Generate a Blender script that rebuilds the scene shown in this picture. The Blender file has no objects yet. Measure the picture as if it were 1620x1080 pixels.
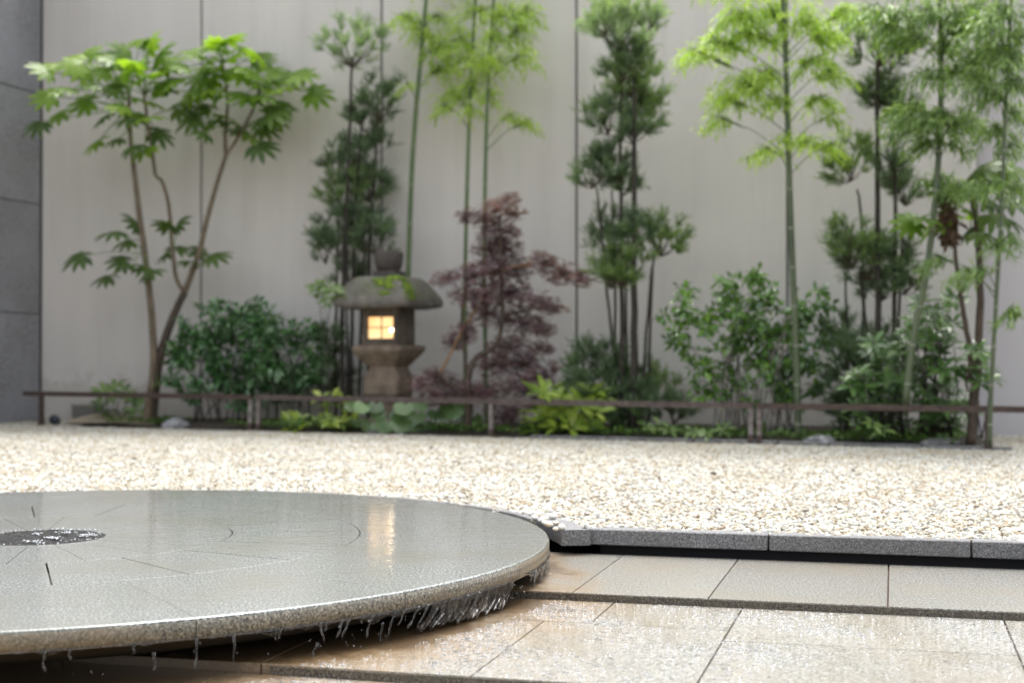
import bpy, math, random
import numpy as np
from mathutils import Vector, Matrix, Quaternion
from mathutils import noise as mnoise

SC = bpy.context.scene
COL = SC.collection
random.seed(7)
RN = np.random.default_rng(7)
R_ = math.radians

# ------------------------------------------------------------------ camera
FPX, HC = 2250.0, 0.76
TH = math.atan(25 / FPX)
cam_d = bpy.data.cameras.new('camera')
cam = bpy.data.objects.new('camera', cam_d)
COL.objects.link(cam)
cam.location = (0, 0, HC)
cam.rotation_euler = (math.pi / 2 + TH, 0, 0)
cam_d.sensor_width = 36
cam_d.lens = 50
cam_d.clip_start = 0.05
cam_d.clip_end = 300
cam_d.dof.use_dof = True
cam_d.dof.focus_distance = 5.3
cam_d.dof.aperture_fstop = 2.0
SC.camera = cam

# ------------------------------------------------------------------ world and sun
SUN_EL, SUN_AZ = 66.0, 14.0          # azimuth to the right of straight ahead
w = bpy.data.worlds.new('World')
SC.world = w
w.use_nodes = True
nt = w.node_tree
bg = nt.nodes['Background']
sky = nt.nodes.new('ShaderNodeTexSky')
sky.sky_type = 'NISHITA'
sky.sun_disc = False
sky.sun_elevation = R_(SUN_EL)
sky.sun_rotation = R_(SUN_AZ)
sky.air_density = 1.0
sky.dust_density = 5.0
sky.ozone_density = 1.0
hs = nt.nodes.new('ShaderNodeHueSaturation')
hs.inputs['Saturation'].default_value = 0.27
nt.links.new(sky.outputs[0], hs.inputs['Color'])
nt.links.new(hs.outputs[0], bg.inputs[0])
bg.inputs[1].default_value = 0.15
sd = bpy.data.lights.new('sun', 'SUN')
sd.energy = 0.85
sd.angle = R_(22)
sd.color = (1, 0.965, 0.91)
sun = bpy.data.objects.new('sun', sd)
COL.objects.link(sun)
dv = Vector((math.sin(R_(SUN_AZ)) * math.cos(R_(SUN_EL)), math.cos(R_(SUN_AZ)) * math.cos(R_(SUN_EL)), math.sin(R_(SUN_EL))))
sun.rotation_euler = dv.to_track_quat('Z', 'Y').to_euler()
sun.location = (0, 5, 12)

SC.render.engine = 'CYCLES'
SC.view_settings.view_transform = 'Standard'
SC.view_settings.look = 'None'
SC.view_settings.exposure = 1.63
SC.view_settings.gamma = 1
SC.view_settings.use_curve_mapping = False
SC.cycles.use_denoising = True
SC.cycles.max_bounces = 8
SC.cycles.transparent_max_bounces = 12
SC.cycles.caustics_reflective = False
SC.cycles.caustics_refractive = False
SC.cycles.sample_clamp_indirect = 6

# ------------------------------------------------------------------ placing helpers
def ray(px, py):
    x = (px - 810) / FPX
    z = -(py - 540) / FPX
    return np.array((x, math.cos(TH) - z * math.sin(TH), math.sin(TH) + z * math.cos(TH)))

def W(px, py, Y):
    d = ray(px, py)
    t = Y / d[1]
    return np.array((d[0] * t, Y, HC + d[2] * t))

def PZ(px, py, z):
    d = ray(px, py)
    t = (z - HC) / d[2]
    return np.array((d[0] * t, d[1] * t, z))

GZ = -0.015                                       # gravel and kerb level (disc top is 0)
def fenceY(px):
    q = (px - 810) / FPX
    return 13.788 / (1 + 0.45 * q)
def wallY(px):
    q = (px - 810) / FPX
    return 15.784 / (1 + 0.3054 * q)
def S(Y): return Y / FPX                          # metres per photograph pixel at depth Y

# ------------------------------------------------------------------ object helpers
def link(name, me, mat=None, parent=None, smooth=False):
    o = bpy.data.objects.new(name, me)
    COL.objects.link(o)
    if mat is not None and not me.materials:
        me.materials.append(mat)
    if parent is not None:
        o.parent = parent
    if smooth:
        me.polygons.foreach_set('use_smooth', np.ones(len(me.polygons), dtype=bool))
    return o

def base_of(parent):
    b = np.zeros(3)
    while parent is not None:
        b += np.array(parent.location)
        parent = parent.parent
    return b

def mk(name, verts, faces, mat, parent=None, smooth=False):
    v = np.asarray(verts, dtype=float) - base_of(parent)
    me = bpy.data.meshes.new(name)
    me.from_pydata(v.tolist(), [], [list(f) for f in faces])
    me.update()
    return link(name, me, mat, parent, smooth)

def tag(o, label=None, cat=None, group=None, kind=None):
    if label: o['label'] = label
    if cat: o['category'] = cat
    if group: o['group'] = group
    if kind: o['kind'] = kind
    return o

def thing(name, loc, label, cat, group=None):
    o = bpy.data.objects.new(name, None)
    COL.objects.link(o)
    o.location = tuple(float(a) for a in loc)
    o.empty_display_size = 0.1
    return tag(o, label, cat, group)

class MB:
    def __init__(s): s.v = []; s.f = []
    def add(s, v, f):
        n = len(s.v)
        s.v += [tuple(a) for a in v]
        s.f += [tuple(i + n for i in q) for q in f]
        return s
    def build(s, name, mat, parent=None, smooth=False): return mk(name, s.v, s.f, mat, parent, smooth)

def box(c, ax, ay, az, hx, hy, hz, ch=0.0):
    """box about c with unit axes and half sizes; ch chamfers the edges"""
    c, ax, ay, az = [np.asarray(a, float) for a in (c, ax, ay, az)]
    if ch <= 0:
        v = [c + ax * hx * i + ay * hy * j + az * hz * k for k in (-1, 1) for j in (-1, 1) for i in (-1, 1)]
        f = [(0, 2, 3, 1), (4, 5, 7, 6), (0, 1, 5, 4), (2, 6, 7, 3), (0, 4, 6, 2), (1, 3, 7, 5)]
        return v, f
    # rounded in plan and on the upper edge
    def ring(dx, z):
        X, Y = hx - dx, hy - dx
        k = ch
        pts = [(X - k, -Y), (X, -Y + k), (X, Y - k), (X - k, Y), (-X + k, Y), (-X, Y - k), (-X, -Y + k), (-X + k, -Y)]
        return [c + ax * p[0] + ay * p[1] + az * z for p in pts]
    rings = [ring(ch, -hz), ring(0, -hz + ch), ring(0, hz - ch), ring(ch, hz)]
    v = sum(rings, [])
    f = []
    for r in range(3):
        for i in range(8):
            j = (i + 1) % 8
            f.append((r * 8 + i, r * 8 + j, (r + 1) * 8 + j, (r + 1) * 8 + i))
    f.append(tuple(range(24, 32)))
    f.append(tuple(range(7, -1, -1)))
    return v, f

def tube(pts, radii, n=7, cap=True):
    pts = [np.asarray(p, float) for p in pts]
    m = len(pts)
    if np.isscalar(radii): radii = [radii] * m
    v, f = [], []
    ref = np.array((0.31, 0.95, 0.05))
    for i, p in enumerate(pts):
        t = pts[min(i + 1, m - 1)] - pts[max(i - 1, 0)]
        t = t / (np.linalg.norm(t) + 1e-9)
        r_ = ref if abs(np.dot(t, ref)) < 0.95 else np.array((1.0, 0, 0))
        x = np.cross(t, r_); x /= np.linalg.norm(x)
        y = np.cross(t, x)
        for k in range(n):
            a = 2 * math.pi * k / n
            v.append(p + (x * math.cos(a) + y * math.sin(a)) * radii[i])
    for i in range(m - 1):
        for k in range(n):
            l = (k + 1) % n
            f.append((i * n + k, i * n + l, (i + 1) * n + l, (i + 1) * n + k))
    if cap:
        f.append(tuple(range(n - 1, -1, -1)))
        f.append(tuple((m - 1) * n + k for k in range(n)))
    return v, f

def smooth_path(pts, k=4, wob=0.0, rng=random):
    """Catmull-Rom through pts"""
    P = [np.asarray(p, float) for p in pts]
    P = [2 * P[0] - P[1]] + P + [2 * P[-1] - P[-2]]
    out = []
    for i in range(1, len(P) - 2):
        for j in range(k):
            t = j / k
            a, b, c, d = P[i - 1], P[i], P[i + 1], P[i + 2]
            q = 0.5 * ((2 * b) + (-a + c) * t + (2 * a - 5 * b + 4 * c - d) * t * t + (-a + 3 * b - 3 * c + d) * t ** 3)
            if wob: q = q + np.array([rng.uniform(-wob, wob) for _ in range(3)])
            out.append(q)
    out.append(P[-2])
    return out

def taper(r0, r1, n): return [r0 + (r1 - r0) * i / (n - 1) for i in range(n)]

# ------------------------------------------------------------------ clouds of leaves (numpy)
def norm(a): return a / (np.linalg.norm(a, axis=-1, keepdims=True) + 1e-9)

def frames(d, up):
    y = norm(d)
    x = norm(np.cross(y, up))
    z = np.cross(x, y)
    return np.stack((x, y, z), axis=-1)            # columns

def cloud(name, tv, tf, Rm, T, scale, mat, parent, tint=None):
    tv = np.asarray(tv, float)
    m, n = len(T), len(tv)
    V = np.einsum('mij,nj->mni', Rm, tv) * scale[:, None, None] + T[:, None, :] - base_of(parent)
    nf = len(tf)
    sizes = np.array([len(q) for q in tf])
    flat = np.concatenate([np.array(q) for q in tf])
    loops = (flat[None, :] + (np.arange(m) * n)[:, None]).ravel()
    tot = np.tile(sizes, m)
    start = np.concatenate(([0], np.cumsum(tot)[:-1]))
    me = bpy.data.meshes.new(name)
    me.vertices.add(m * n)
    me.vertices.foreach_set('co', V.astype(np.float32).ravel())
    me.loops.add(len(loops))
    me.loops.foreach_set('vertex_index', loops.astype(np.int32))
    me.polygons.add(nf * m)
    me.polygons.foreach_set('loop_start', start.astype(np.int32))
    me.polygons.foreach_set('loop_total', tot.astype(np.int32))
    at = me.attributes.new('tint', 'FLOAT', 'POINT')
    if tint is None: tint = RN.random(m)
    at.data.foreach_set('value', np.repeat(tint, n).astype(np.float32))
    me.update(calc_edges=True)
    me.validate()
    o = link(name, me, mat, parent, True)
    o['kind'] = 'stuff'
    return o

def rdir(m, zlo=-1.0, zhi=1.0):
    z = RN.uniform(zlo, zhi, m)
    a = RN.uniform(0, 2 * np.pi, m)
    s = np.sqrt(1 - z * z)
    return np.stack((s * np.cos(a), s * np.sin(a), z), -1)

# templates: leaf along +Y, normal +Z, unit length
NEEDLE = ([(-.035, 0, 0), (.035, 0, 0), (.05, .5, .01), (0, 1, -.03), (-.05, .5, .01)], [(0, 1, 2, 4), (4, 2, 3)])
BLADE = ([(0, 0, 0), (.075, .3, .01), (0, .3, -.012), (-.075, .3, .01), (.06, .62, -.03), (0, .62, -.045), (-.06, .62, -.03), (0, 1, -.16)],
         [(0, 1, 2), (0, 2, 3), (1, 4, 5, 2), (2, 5, 6, 3), (4, 7, 5), (5, 7, 6)])
OVATE = ([(0, 0, 0), (.2, .25, .05), (0, .28, 0), (-.2, .25, .05), (.22, .6, .03), (0, .62, -.03), (-.22, .6, .03), (0, 1, -.12)],
         [(0, 1, 2), (0, 2, 3), (1, 4, 5, 2), (2, 5, 6, 3), (4, 7, 5), (5, 7, 6)])
LANCE = ([(0, 0, 0), (.15, .3, .04), (0, .3, 0), (-.15, .3, .04), (.17, .65, 0), (0, .66, -.05), (-.17, .65, 0), (0, 1, -.16)],
         [(0, 1, 2), (0, 2, 3), (1, 4, 5, 2), (2, 5, 6, 3), (4, 7, 5), (5, 7, 6)])

def palm_template(lobes, spread, wid, droop, jag=0.0, seed=0, inner=.28):
    """a palmate leaf, stalk at the origin, lobes fanned about +Y, unit lobe length"""
    r = random.Random(seed)
    v, f = [(0, 0, 0)], []
    for i in range(lobes):
        t = (i / (lobes - 1) - .5) * 2
        a = t * spread
        L = (1 - .38 * abs(t) ** 1.6) * r.uniform(.92, 1.08)
        ca, sa = math.sin(a), math.cos(a)
        def pt(along, side, z): return (along * ca + side * sa, along * sa - side * ca, z)
        n = len(v)
        dz = -droop
        v += [pt(inner * L, wid * .62, .02), pt(inner * L, -wid * .62, .02), pt(.62 * L, wid, dz * .3), pt(.62 * L, -wid, dz * .3),
              pt(.62 * L, 0, dz * .3 - .03), pt(.84 * L, wid * .62, dz * .62), pt(.84 * L, -wid * .62, dz * .62), pt(L, 0, dz)]
        f += [(0, n + 1, n), (n, n + 1, n + 4), (n, n + 4, n + 2), (n + 1, n + 3, n + 4), (n + 2, n + 4, n + 5), (n + 3, n + 6, n + 4), (n + 4, n + 6, n + 7, n + 5)]
    return v, f
MAPLE = palm_template(5, 1.75, .085, .18, seed=3, inner=.2)
# cheaper maple: one diamond per lobe
def simple_palm(l, spread, wid, droop):
    v, f = [(0, 0, 0)], []
    for i in range(l):
        t = (i / (l - 1) - .5) * 2
        a = t * spread
        L = 1 - .35 * abs(t)
        s, c = math.sin(a), math.cos(a)
        n = len(v)
        v += [(s * L * .5 + c * wid, c * L * .5 - s * wid, -droop * .3), (s * L, c * L, -droop), (s * L * .5 - c * wid, c * L * .5 + s * wid, -droop * .3)]
        f.append((0, n, n + 1, n + 2))
    return v, f
MAPLE = simple_palm(7, 1.9, .075, .2)

# ------------------------------------------------------------------ materials
def new_mat(name):
    m = bpy.data.materials.new(name)
    m.use_nodes = True
    nt = m.node_tree
    return m, nt, nt.nodes['Principled BSDF']

def N(nt, t, **kw):
    n = nt.nodes.new(t)
    for k, v in kw.items():
        if k.startswith('i_'):
            key = k[2:]
            n.inputs[int(key) if key.isdigit() else key.replace('_', ' ')].default_value = v
        else: setattr(n, k, v)
    return n

def coords(nt, scale=(1, 1, 1), kind='Object', rot=(0, 0, 0)):
    if kind == 'World':
        g = nt.nodes.new('ShaderNodeNewGeometry'); out = g.outputs['Position']
    else:
        g = nt.nodes.new('ShaderNodeTexCoord'); out = g.outputs[kind]
    mp = nt.nodes.new('ShaderNodeMapping')
    mp.inputs['Scale'].default_value = scale
    mp.inputs['Rotation'].default_value = rot
    nt.links.new(out, mp.inputs[0])
    return mp.outputs[0]

def noise_(nt, vec, scale, detail=3, rough=.5):
    n = N(nt, 'ShaderNodeTexNoise')
    n.inputs['Scale'].default_value = scale
    n.inputs['Detail'].default_value = detail
    n.inputs['Roughness'].default_value = rough
    nt.links.new(vec, n.inputs['Vector'])
    return n.outputs[0]

def ramp(nt, fac, stops):
    r = nt.nodes.new('ShaderNodeValToRGB')
    cr = r.color_ramp
    while len(cr.elements) < len(stops): cr.elements.new(.5)
    for e, (p, c) in zip(cr.elements, stops):
        e.position = p
        e.color = (c, c, c, 1) if np.isscalar(c) else (*c, 1)
    nt.links.new(fac, r.inputs[0])
    return r.outputs[0]

def mixc(nt, fac, a, b, mode='MIX'):
    m = nt.nodes.new('ShaderNodeMix')
    m.data_type = 'RGBA'; m.blend_type = mode
    for sock, val in ((m.inputs[0], fac), (m.inputs[6], a), (m.inputs[7], b)):
        if hasattr(val, 'default_value'): nt.links.new(val, sock)
        elif np.isscalar(val): sock.default_value = val
        else: sock.default_value = (*val, 1)
    return m.outputs[2]

def bump(nt, h, strength, dist, normal=None):
    b = nt.nodes.new('ShaderNodeBump')
    b.inputs['Strength'].default_value = strength
    b.inputs['Distance'].default_value = dist
    nt.links.new(h, b.inputs['Height'])
    if normal is not None: nt.links.new(normal, b.inputs['Normal'])
    return b.outputs[0]

def granite(name, dark, mid, light, rough=.5, speck=260, coat=0.0, ripple=0.0, blotch=None, world=True, rs=(1, 1, 1), ripple_scale=9.0, stain_shade=None, bmp=.25, coat_rough=.03, vary=.88, fine=.7):
    m, nt, b = new_mat(name)
    k = 'World' if world else 'Object'
    v = coords(nt, kind=k)
    n1 = noise_(nt, v, speck, 2, .7)
    n2 = noise_(nt, v, speck * .42, 1, .5)
    n3 = noise_(nt, v, 1.7, 5, .6)
    c = ramp(nt, n1, [(.40, dark), (.47, mid), (.53, mid), (.60, light)])
    c = mixc(nt, ramp(nt, n2, [(.35, 0.0), (.7, .55)]), c, mid)
    if blotch is not None:
        c = mixc(nt, ramp(nt, n3, [(.42, 0.0), (.66, .75)]), c, blotch)
    oi = nt.nodes.new('ShaderNodeObjectInfo')
    c = mixc(nt, 1.0, c, ramp(nt, oi.outputs['Random'], [(0, vary), (1, 1.0)]), 'MULTIPLY')
    if stain_shade is not None:
        # rust-brown water staining hugging the fountain edge, and disc shade painted within
        cx, cy, r0, r1, col, amt = stain_shade
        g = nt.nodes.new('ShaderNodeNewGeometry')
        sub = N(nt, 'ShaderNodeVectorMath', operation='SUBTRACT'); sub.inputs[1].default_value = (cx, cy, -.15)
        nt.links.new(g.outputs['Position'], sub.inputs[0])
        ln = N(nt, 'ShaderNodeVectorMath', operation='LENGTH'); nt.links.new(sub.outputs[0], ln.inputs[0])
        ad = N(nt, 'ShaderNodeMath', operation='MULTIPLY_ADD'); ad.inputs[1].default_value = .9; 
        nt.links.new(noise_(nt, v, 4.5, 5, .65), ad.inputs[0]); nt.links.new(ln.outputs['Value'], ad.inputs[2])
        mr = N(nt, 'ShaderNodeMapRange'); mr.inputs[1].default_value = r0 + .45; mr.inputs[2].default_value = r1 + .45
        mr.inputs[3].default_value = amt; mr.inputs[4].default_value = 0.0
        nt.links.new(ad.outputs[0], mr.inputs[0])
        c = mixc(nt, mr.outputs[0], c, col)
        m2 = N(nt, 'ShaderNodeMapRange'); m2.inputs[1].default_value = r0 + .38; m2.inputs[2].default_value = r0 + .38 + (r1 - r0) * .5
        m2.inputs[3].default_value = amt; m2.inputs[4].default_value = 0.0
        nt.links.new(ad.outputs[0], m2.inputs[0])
        c = mixc(nt, m2.outputs[0], c, (.030, .015, .008))  # near-black shade under the disc painted into the stone colour
    nt.links.new(c, b.inputs['Base Color'])
    b.inputs['Roughness'].default_value = rough
    nb = bump(nt, n1, bmp, .0015)
    nt.links.new(nb, b.inputs['Normal'])
    if coat:
        b.inputs['Coat Weight'].default_value = coat
        b.inputs['Coat Roughness'].default_value = coat_rough
        b.inputs['Coat IOR'].default_value = 1.4
        if ripple:
            rv = coords(nt, rs, 'World')
            a1 = noise_(nt, rv, ripple_scale, 3, .55)
            a2 = noise_(nt, rv, ripple_scale * 5, 2, .5)
            cb = bump(nt, a1, ripple, .02 * min(1, 14 / ripple_scale))
            cb = bump(nt, a2, ripple * fine, .004, cb)
            nt.links.new(cb, b.inputs['Coat Normal'])
    return m

def leaf_mat(name, stops, trans=.35, rough=.38, spec=.5, src='tint', tcol=1.6, coat=0.0):
    m, nt, b = new_mat(name)
    if src == 'tint':
        a = N(nt, 'ShaderNodeAttribute', attribute_name='tint'); f = a.outputs['Fac']
    else:
        a = nt.nodes.new('ShaderNodeObjectInfo'); f = a.outputs['Random']
    c = ramp(nt, f, stops)
    nz = noise_(nt, coords(nt, kind='World'), 9, 2)
    c = mixc(nt, ramp(nt, nz, [(.3, 0.0), (.75, .35)]), c, tuple(min(1, x * 1.5) for x in stops[-1][1]))
    nt.links.new(c, b.inputs['Base Color'])
    b.inputs['Roughness'].default_value = rough
    b.inputs['Specular IOR Level'].default_value = spec
    b.inputs['Coat Weight'].default_value = coat
    b.inputs['Coat Roughness'].default_value = .15
    tr = nt.nodes.new('ShaderNodeBsdfTranslucent')
    tc = mixc(nt, 1.0, c, (tcol, tcol * 1.15, tcol * .35), 'MULTIPLY')
    nt.links.new(tc, tr.inputs[0])
    mx = nt.nodes.new('ShaderNodeMixShader')
    mx.inputs[0].default_value = trans
    nt.links.new(b.outputs[0], mx.inputs[1]); nt.links.new(tr.outputs[0], mx.inputs[2])
    nt.links.new(mx.outputs[0], nt.nodes['Material Output'].inputs[0])
    return m

def bark_mat(name, a, c, scale=30, stretch=.2, rough=.8):
    m, nt, b = new_mat(name)
    v = coords(nt, (1, 1, stretch), 'World')
    n = noise_(nt, v, scale, 4, .65)
    nt.links.new(ramp(nt, n, [(.3, a), (.7, c)]), b.inputs['Base Color'])
    b.inputs['Roughness'].default_value = rough
    nt.links.new(bump(nt, n, .6, .01), b.inputs['Normal'])
    return m

M = {}
CX, CY, RD = -2.0, 6.03, 2.155
M['disc'] = granite('wet_grey_granite', (.03, .035, .033), (.19, .205, .195), (.56, .57, .54), rough=.4, speck=115, coat=1.0, ripple=.062, blotch=(.20, .20, .165), rs=(1, 1.3, 1), ripple_scale=15, coat_rough=.02, vary=.97, fine=.25)
M['rim'] = granite('wet_rim_granite', (.02, .018, .014), (.13, .115, .085), (.32, .29, .22), rough=.5, speck=125, coat=.35, ripple=.12, blotch=(.20, .145, .08))
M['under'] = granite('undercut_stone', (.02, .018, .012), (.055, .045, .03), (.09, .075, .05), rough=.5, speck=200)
M['kerb'] = granite('kerb_granite', (.04, .04, .042), (.13, .13, .135), (.30, .30, .30), rough=.6, speck=135, blotch=(.09, .085, .08))
M['tile_hi'] = granite('wet_paving_granite', (.07, .06, .05), (.28, .275, .25), (.54, .54, .51), rough=.4, speck=120, coat=1.0, ripple=.16, blotch=(.31, .275, .21), ripple_scale=60, coat_rough=.06, stain_shade=(CX, CY, 2.16, 2.42, (.30, .17, .05), .6))
M['tile_lo'] = granite('splashed_paving_granite', (.07, .06, .05), (.27, .26, .225), (.54, .53, .48), rough=.35, speck=120, coat=1.0, ripple=.45, blotch=(.29, .245, .175), ripple_scale=85, coat_rough=.04, stain_shade=(CX, CY, 2.22, 2.66, (.30, .17, .045), .7))
M['stepshade'] = granite('shade_painted_step_face', (.02, .016, .012), (.075, .062, .045), (.19, .17, .13), rough=.4, speck=140, coat=.4, ripple=.1)  # riser shade put into a dark stone colour
M['side'] = granite('blue_grey_granite', (.09, .09, .10), (.23, .23, .245), (.46, .46, .48), rough=.5, speck=70, blotch=(.31, .31, .335), bmp=.6)

def simple(name, col, rough=.6, metal=0.0, emit=None, es=1.0, spec=.5):
    m, nt, b = new_mat(name)
    b.inputs['Base Color'].default_value = (*col, 1)
    b.inputs['Roughness'].default_value = rough
    b.inputs['Metallic'].default_value = metal
    b.inputs['Specular IOR Level'].default_value = spec
    if emit:
        b.inputs['Emission Color'].default_value = (*emit, 1)
        b.inputs['Emission Strength'].default_value = es
    return m
M['caulk'] = granite('pale_caulk', (.22, .21, .18), (.33, .32, .28), (.46, .45, .41), rough=.4, speck=170, coat=1.0, ripple=.035, coat_rough=.02)
M['black'] = simple('gutter_black', (.012, .011, .014), .7)
M['joint'] = simple('dark_joint_sealant', (.20, .20, .205), .8)
M['pavejoint'] = simple('wet_brown_joint', (.07, .035, .02), .5)
M['white_caulk'] = simple('pale_mortar', (.46, .43, .36), .6)

# board-marked render wall
def wall_mat():
    m, nt, b = new_mat('grey_rendered_wall')
    v = coords(nt, (1, 1, .09), 'World')
    s1 = noise_(nt, v, 3.2, 4, .6)
    v2 = coords(nt, (1, 1, 1), 'World')
    s2 = noise_(nt, v2, .55, 4, .55)
    s3 = noise_(nt, v2, 90, 2, .6)
    wv = N(nt, 'ShaderNodeTexWave', wave_type='BANDS', bands_direction='Z')
    wv.inputs['Scale'].default_value = 14; wv.inputs['Distortion'].default_value = .4
    nt.links.new(v2, wv.inputs['Vector'])
    c = ramp(nt, s1, [(.3, (.62, .575, .535)), (.5, (.71, .665, .62)), (.72, (.765, .72, .675))])
    c = mixc(nt, .5, c, ramp(nt, s2, [(.3, (.61, .585, .56)), (.7, (.765, .72, .675))]))
    oi = nt.nodes.new('ShaderNodeObjectInfo')
    c = mixc(nt, 1.0, c, ramp(nt, oi.outputs['Random'], [(0, .95), (1, 1.0)]), 'MULTIPLY')
    nt.links.new(c, b.inputs['Base Color'])
    sx = nt.nodes.new('ShaderNodeSeparateXYZ'); g_ = nt.nodes.new('ShaderNodeNewGeometry'); nt.links.new(g_.outputs['Position'], sx.inputs[0])
    ds = N(nt, 'ShaderNodeMath', operation='MULTIPLY_ADD'); ds.inputs[1].default_value = -.9; nt.links.new(noise_(nt, v2, 5, 5, .65), ds.inputs[0]); nt.links.new(sx.outputs[2], ds.inputs[2])
    c = mixc(nt, ramp(nt, ds.outputs[0], [(0.0, .38), (.12, 0.0)]), c, (.40, .35, .29))
    st2 = noise_(nt, coords(nt, (1, 1, .035), 'World'), 9, 3, .7)
    c = mixc(nt, ramp(nt, st2, [(.56, 0.0), (.74, .18)]), c, (.54, .51, .47))
    nt.links.new(c, b.inputs['Base Color'])
    b.inputs['Roughness'].default_value = .85
    nb = bump(nt, wv.outputs['Fac'], .35, .004)
    nb = bump(nt, s3, .3, .003, nb)
    nt.links.new(nb, b.inputs['Normal'])
    return m
M['wall'] = wall_mat()
M['wall2'] = simple('pale_lilac_wall', (.66, .625, .63), .85)

def pebble_mat():
    m, nt, b = new_mat('cream_pebble')
    a = N(nt, 'ShaderNodeAttribute', attribute_name='rnd', attribute_type='INSTANCER')
    c = ramp(nt, a.outputs['Fac'], [(0, (.07, .06, .05)), (.05, (.16, .11, .06)), (.14, (.30, .22, .12)), (.3, (.39, .365, .28)), (.5, (.47, .47, .415)), (.82, (.58, .60, .58)), (.93, (.30, .30, .29)), (1, (.20, .20, .20))])
    n = noise_(nt, coords(nt, kind='World'), 70, 2)
    c = mixc(nt, ramp(nt, n, [(.35, 0.0), (.8, .3)]), c, (.45, .36, .22))
    nb_ = noise_(nt, coords(nt, kind='World'), 1.6, 4, .6)
    c = mixc(nt, ramp(nt, nb_, [(.47, 0.0), (.66, .5)]), c, (.33, .27, .17))
    nt.links.new(c, b.inputs['Base Color'])
    b.inputs['Roughness'].default_value = .42
    return m
M['pebble'] = pebble_mat()
def pebble_obj_mat():
    m, nt, b = new_mat('white_pebble')
    oi = nt.nodes.new('ShaderNodeObjectInfo')
    nt.links.new(ramp(nt, oi.outputs['Random'], [(0, (.62, .52, .36)), (.35, (.78, .74, .66)), (1, (.86, .84, .80))]), b.inputs['Base Color'])
    b.inputs['Roughness'].default_value = .4
    return m
M['pebble_obj'] = pebble_obj_mat()
def two_tone(name, a, c, scale, rough=.9, detail=5):
    m, nt, b = new_mat(name)
    n = noise_(nt, coords(nt, kind='World'), scale, detail, .65)
    nt.links.new(ramp(nt, n, [(.35, a), (.65, c)]), b.inputs['Base Color'])
    b.inputs['Roughness'].default_value = rough
    nt.links.new(bump(nt, n, .7, .02), b.inputs['Normal'])
    return m
M['sand'] = two_tone('sandy_bedding', (.07, .06, .04), (.15, .125, .09), 45)
M['soil'] = two_tone('dark_soil', (.018, .015, .010), (.06, .048, .03), 25)
M['palesoil'] = two_tone('pale_dusty_soil', (.32, .26, .18), (.50, .43, .32), 30)
M['moss'] = two_tone('bright_moss', (.045, .085, .012), (.24, .34, .03), 26)
M['rock'] = two_tone('grey_rock', (.16, .16, .17), (.42, .42, .43), 12, .7)
M['bedstone'] = two_tone('edging_stone', (.10, .10, .10), (.22, .22, .21), 20, .7)
M['rust'] = two_tone('rusty_iron', (.055, .035, .028), (.13, .10, .09), 22, .55)
M['rustgrey'] = two_tone('weathered_iron', (.12, .085, .07), (.30, .28, .27), 14, .5)
M['rustdark'] = two_tone('dark_rusty_iron', (.035, .022, .018), (.10, .065, .05), 22, .6)

def stone_lantern_mat(name, a, c, mossy=0.0):
    m, nt, b = new_mat(name)
    v = coords(nt, kind='World')
    n = noise_(nt, v, 7, 5, .65); n2 = noise_(nt, v, 55, 3, .6)
    col = ramp(nt, n, [(.3, a), (.68, c)])
    col = mixc(nt, ramp(nt, n2, [(.4, 0.0), (.7, .4)]), col, tuple(x * .55 for x in a))
    if mossy:
        n3 = noise_(nt, v, 4.2, 5, .7)
        g = nt.nodes.new('ShaderNodeNewGeometry')
        sp = nt.nodes.new('ShaderNodeSeparateXYZ'); nt.links.new(g.outputs['Normal'], sp.inputs[0])
        mu = N(nt, 'ShaderNodeMath', operation='MULTIPLY'); nt.links.new(ramp(nt, n3, [(.42, 0.0), (.62, 1.0)]), mu.inputs[0]); nt.links.new(ramp(nt, sp.outputs[2], [(.2, 0.0), (.5, mossy)]), mu.inputs[1])
        col = mixc(nt, mu.outputs[0], col, (.085, .11, .03))
    nt.links.new(col, b.inputs['Base Color'])
    b.inputs['Roughness'].default_value = .75
    nt.links.new(bump(nt, n2, .7, .012), b.inputs['Normal'])
    return m
M['lroof'] = stone_lantern_mat('mossy_lantern_stone', (.075, .07, .06), (.21, .19, .165), .55)
M['lbody'] = stone_lantern_mat('brown_lantern_stone', (.12, .09, .065), (.29, .22, .16))
M['lfin'] = stone_lantern_mat('dark_finial_stone', (.035, .03, .026), (.10, .085, .075))
M['ldark'] = stone_lantern_mat('dark_lantern_stone', (.085, .068, .052), (.18, .145, .115))
def pane_mat():
    m, nt, b = new_mat('glowing_paper_pane')
    n = noise_(nt, coords(nt, kind='World'), 9, 3)
    nt.links.new(ramp(nt, n, [(.3, (.95, .45, .13)), (.7, (1.0, .68, .31))]), b.inputs['Emission Color'])
    b.inputs['Emission Strength'].default_value = .40
    b.inputs['Base Color'].default_value = (.7, .55, .35, 1)
    b.inputs['Roughness'].default_value = .8
    return m
M['pane'] = pane_mat()
M['bulb'] = simple('lit_bulb', (1, .9, .7), .5, emit=(1, .86, .6), es=6.0)
M['muntin'] = simple('thin_window_bar', (.16, .11, .06), .7)

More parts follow.
